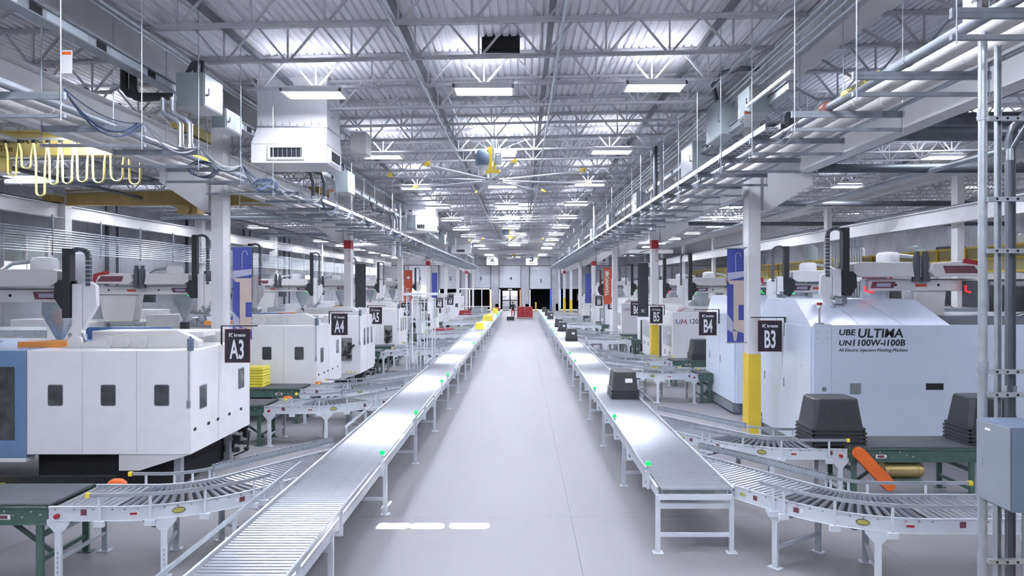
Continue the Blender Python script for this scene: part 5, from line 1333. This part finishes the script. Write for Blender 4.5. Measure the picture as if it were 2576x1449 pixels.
for z in (.55, 1.2, 2.85, 2.65, 3.9, 4.35, 5.05):
    f_ = MB().box(-.12, .46, -.062, -.022, z-.02, z+.02).build('cross_channel', galv, t)
    hl = MB()
    for i in range(6): hl.cyl((-.05+.09*i, -.066, z), (-.05+.09*i, -.0625, z), .011, n=8)
    hl.build('slots', dark, f_)['kind'] = 'stuff'
t = thing('wall_box', 'large grey electrical enclosure with blue-grey side on the right edge', 'electrical box', (3.90, 5.43, 1.79))
MB().box(0, .36, 0, .42, 0, .68).build('enclosure', bluebox, t, bevel=.006)  # darker blue-grey body colour stands in for the less lit front
MB().box(-.012, 0, .01, .41, .01, .67).build('door', mat('grey_door', (.25,.28,.32), .4), t, bevel=.004)
MB().box(-.014, -.011, .24, .30, .60, .62).build('name_tag', lett, t); MB().box(-.02, -.011, .33, .34, .30, .36).build('latch', galv, t)
# white insulated elbows dropping at the rack end
t = thing('insulated_riser', 'white insulated riser dropping to the near right rack from the roof', 'pipe', (4.62, 7.0, 6.06))
MB().cyl((0,0,0),(0,0,2.2),.085,n=14).cyl((0,0,.0),(0,0,.05),.1,n=14).build('riser', insul, t, smooth=True)
t = thing('valve_riser', 'small galvanised riser with a lever valve at the near right hanger', 'pipe', (3.80, 5.75, 5.85))
MB().tube([(.02,.0,.08),(.02,0,.30),(.03,0,.40),(.10,0,.44)], .018, n=8).cyl((.02,0,.14),(.02,0,.22),.03,n=10).build('riser', galv, t, smooth=True)
MB().bar((.0,-.03,.22),(-.12,-.03,.24),.02,.008).build('lever', ivory, t)

# ---------------------------------------------------------------- lift frame by the left conveyor, fan, drums
t = thing('vertical_lift', 'tall slim white lift frame standing beside the left conveyor before the dock doors', 'lift', (-4.05, 24.0, 0))
for x in (0, .38, .62, .9):
    for y in (0, .7): MB().box(x-.02, x+.02, y-.02, y+.02, 0, 3.25 if x < .6 else 3.15).build('post', convm, t)
for z in (.5, 1.3, 2.3, 3.0): MB().box(0, .9, -.015, .015, z, z+.03).box(0,.9,.69,.71,z,z+.03).build('cross_bar', convm, t)
MB().box(-.1, 1.0, -.1, .8, 3.25, 3.33).build('top_plate', convm, t)
MB().tube([(.2,-.05,.9),(.2,-.05,3.1),(.3,0,3.3),(.5,.3,3.45)], .03, n=8).build('bent_rail', white, t, smooth=True)
t = thing('safety_barrier', 'white tubular safety arch between machine A10 and the dock doors', 'barrier', (-6.3, 68, 0))
MB().tube([(0,0,0),(0,0,3.1),(.1,0,3.25),(3.0,0,3.25),(3.2,0,3.1),(3.2,0,0)], .06, n=8).build('arch', white, t, smooth=True)
MB().cyl((2.3,0,0),(2.3,0,3.2),.04,n=8).cyl((0,0,1.5),(3.2,0,1.5),.03,n=8).build('bar', white, t)
for i, (x, y) in enumerate(((7.1, 60.8), (7.7, 60.8), (8.3, 60.9), (7.4, 61.5))):
    o = MB().lathe([(.28,0),(.29,.05),(.29,.45),(.30,.47),(.29,.5),(.29,.95),(.27,1.0)], (x, y, 0), 18)
    tag(o.build('drum', yel_pl, smooth=True), f'yellow drum in the cluster below sign B10, {ordn(i)} one', 'drum', 'yellow drums')
t = thing('pedestal_fan', 'round dark pedestal fan above sign B8', 'fan', (5.9, 49.0, 0))
MB().cyl((0,0,0),(0,0,2.9),.05,n=10).cyl((0,0,0),(0,0,.05),.35,n=18).build('post', strutm, t)
MB().cyl((0,-.15,3.3),(0,.15,3.3),.45,n=24).build('cage', black, t, smooth=True)
MB().cyl((0,-.17,3.3),(0,-.15,3.3),.1,n=12).build('hub', strutm, t)
# yellow signs at the bright door, far pipes across the roof
for k, (x, y, z, r_, m) in enumerate(((0, 72.3, 7.2, .24, ivory), (0, 88, 7.36, .08, galv), (0, 80.5, 7.36, .08, galv))):
    t = thing('cross_duct', ['wide pale duct crossing the aisle high under the roof', 'thin pale pipe crossing high above, nearest the dock wall', 'thin pale pipe crossing high above, just past the wide duct'][k], 'duct', (0, y, z))
    MB().cyl((-6.4, 0, 0), (16, 0, 0), r_, n=14).build('duct_run', m, t, smooth=True)
    b = MB()
    for i in range(12): b.cyl((-6+1.8*i, 0, 0), (-5.95+1.8*i, 0, 0), r_+.02, n=14)
    b.build('joint_band', m, t)

# ---------------------------------------------------------------- stacked conduits on the left wall
t = thing('conduit_rack', 'bank of stacked horizontal conduits along the left wall', 'conduit', (XW+1.5, 0, 0))
for i in range(10):
    z = 5.15+.095*i; MB().cyl((0, 12, z-.28 if i % 1 == 0 else z), (0, 84, z-.28), .024, n=6).build('conduit', galv, t)
for y in range(14, 84, 3): MB().box(-.03, .03, y, y+.04, 4.75, 6.3).build('support', strutm, t)
for i, y in enumerate((19, 24, 31.5, 39, 47, 55)):
    o = MB()
    o.cyl((XW+.25, y, 0), (XW+.25, y, 7.8), .09, n=10).cyl((XW+.55, y+.3, 0), (XW+.55, y+.3, 7.8), .06, n=10)
    tag(o.build('downpipe', darkp, smooth=True), f'dark downpipe pair on the left wall, {ordn(i)} from the viewer', 'pipe')
for i, y in enumerate((15.6, 27.1, 38.6, 50.1, 61.6, 73.1, 84.6)):
    o = MB().box(XW+.95, XW+1.4, y-.2, y+.2, 0, 7.8); o = o.build('column', beampnt); o['kind'] = 'structure'; o['label'] = 'white column against the left wall'
# dark duct runs under the roofs of the side bays
for i, (x0, x1, y, z, r_) in enumerate(((5.9, 17, 15.2, 7.3, .16), (5.9, 17, 17.4, 7.5, .22), (6.0, 17, 21, 7.2, .14), (6, 29, 30, 7.2, .12), (-17, -8, 22.5, 7.0, .1), (-18, -8, 34, 7.0, .12), (6, 29, 41, 7.3, .12), (-18, -8, 46, 7.0, .12))):
    t = thing('roof_duct', f'dark duct crossing under the roof of the {"right" if x0 > 0 else "left"} bay, {ordn(i)} in depth', 'duct', (x0, y, z))
    MB().cyl((0,0,0),(x1-x0,0,0), r_, n=12).build('duct_run', darkp if i in (0,1,2,3,6) else strutm, t, smooth=True)
    MB().cyl((.5,0,0),(.56,0,0), r_+.02, n=12).cyl((3,0,0),(3.06,0,0), r_+.02, n=12).build('joint_band', strutm, t)
for i, (x, z) in enumerate(((8.5, 7.2), (9.6, 7.4), (12.5, 7.1), (-9.5, 7.2), (-12.2, 7.1), (-15, 7.05), (20, 7.4), (22.5, 7.2))):
    longpipe('sprinkler_main', f'dark sprinkler main running away under the roof, {ordn(i)} of the side bay pipes', 'pipe', x, z, .07, darkp if i % 2 else strutm, 8, 90, None, 8)

# ---------------------------------------------------------------- mezzanine beyond the right bay
t = thing('mezzanine', 'mezzanine platform with yellow guard rail beyond the right bay', 'mezzanine', (XE+2.2, 0, 0))
MB().box(0, 9.8, 10, 80, 3.85, 4.1).build('platform', ivory, t)
for y in range(11, 80, 6): MB().box(.1, .35, y, y+.25, 0, 3.85).build('support_post', ivory, t)
rl = MB()
for z in (5.2, 4.68, 4.14): rl.box(-.03, .03, 10, 80, z, z+.07)
rl.build('guard_rail', yellow, t)
for y in range(10, 80, 2): MB().box(-.035, .035, y, y+.07, 4.1, 5.25).build('rail_post', yellow, t)
MB().box(.05, .07, 10, 80, 4.15, 5.2).build('mesh_infill', mat('yellow_mesh', (.40,.35,.16), .6), t)
r = random.Random(11)
for i in range(14):
    y = 12+i*4.4; h = .8+1.4*r.random(); x = XE+3.6+1.5*r.random()
    k = i % 3; t = thing(['dryer_unit', 'material_bin', 'control_cabinet'][k], f'{["grey drying hopper", "pale material bin", "dark control cabinet"][k]} on the mezzanine, {ordn(i//3)} of its kind from the viewer', ['dryer', 'bin', 'cabinet'][k], (x, y, 4.1))
    if k == 0: MB().lathe([(.1,.2),(.5,.6),(.5,.6+h),(.3,.75+h),(.1,.8+h)], (0,0,0), 18).cyl((-.4,0,0),(-.4,0,.6),.03).cyl((.4,0,0),(.4,0,.6),.03).build('hopper', gbox, t, smooth=True)
    elif k == 1: MB().lathe([(.45,0),(.5,.1),(.5,h),(.42,h+.08)], (0,0,0), 18).build('drum', ivory, t, smooth=True)
    else: MB().box(-.5,.5,-.4,.4,0,h+.5).build('body', darkp, t, bevel=.02); MB().box(-.51,-.5,-.3,.3,.3,h+.3).build('door', strutm, t)
# silver hose bank on the right column line of the mezzanine
t = thing('pipe_bank', 'bank of many upright steel pipes before the mezzanine', 'pipe', (XE+.6, 36, 2.5))
for i in range(12): MB().cyl((0, i*.28, -2.5), (0, i*.28, 4.2), .05, n=8).build('pipe', galv, t)
# extra material-handling clutter behind the left machines
for i, (x, y, w_, h, m) in enumerate(((-17.2, 16.8, 1.6, 2.6, ivory), (-17.3, 24, 1.4, 2.4, white), (-17.2, 31, 1.5, 2.5, ivory), (-17.2, 37, 1.5, 2.6, galv), (-17.2, 45, 1.5, 2.5, ivory), (14.6, 17.2, 1.4, 2.7, ivory), (14.5, 24, 1.6, 2.6, white), (14.2, 36, 1.6, 2.6, ivory))):
    t = thing('auxiliary_cabinet', f'pale auxiliary cabinet behind the {"left" if x < 0 else "right"} machines, {ordn(i if x < 0 else i-5)} from the viewer', 'cabinet', (x, y, 0))
    MB().box(-w_/2, w_/2, 0, .9, .08, h).build('body', m, t, bevel=.015)
    for q in (-1, 1): MB().box(q*w_/4-w_/4+.03, q*w_/4+w_/4-.03, -.02, 0, .15, h-.08).build('door', m, t, bevel=.006)
    MB().box(-w_/2, w_/2, .02, .88, 0, .08).build('plinth', dark, t)
# dock clutter: desk, yellow posts
t = thing('work_table', 'grey work table standing before dock door 3', 'table', (-5.2, 84, 0))
MB().box(-1, 1, -.4, .4, .85, .9).build('top', gbox, t); MB().box(-.98,.98,-.35,-.33,.35,.85).build('panel', gbox, t)
for x in (-.95, .95):
    for y in (-.35, .35): MB().box(x-.03, x+.03, y-.03, y+.03, 0, .85).build('leg', gbox, t)
for i, (x) in enumerate((-4.2, 1.9, -8.3, 5.9)):
    t = thing('bollard', f'yellow bollard before the dock wall, {ordn(i)} one', 'bollard', (x, 93.5, 0))
    MB().cyl((0,0,0),(0,0,1.2),.12,n=14).build('post', yellow, t, smooth=True); MB().lathe([(.12,1.2),(.09,1.27),(.02,1.3)], (0,0,0), 14).build('cap', yellow, t, smooth=True)

# turn the lettering curves into plain meshes
bpy.context.view_layer.update()
dg = bpy.context.evaluated_depsgraph_get()
for o in FONTS:
    me = bpy.data.meshes.new_from_object(o.evaluated_get(dg)); nm = o.name
    n_ = bpy.data.objects.new('x', me); C.objects.link(n_); n_.parent = o.parent
    n_.location = o.location; n_.rotation_euler = o.rotation_euler; n_.scale = o.scale
    if not me.materials: me.materials.append(o.data.materials[0])
    bpy.data.objects.remove(o); n_.name = nm
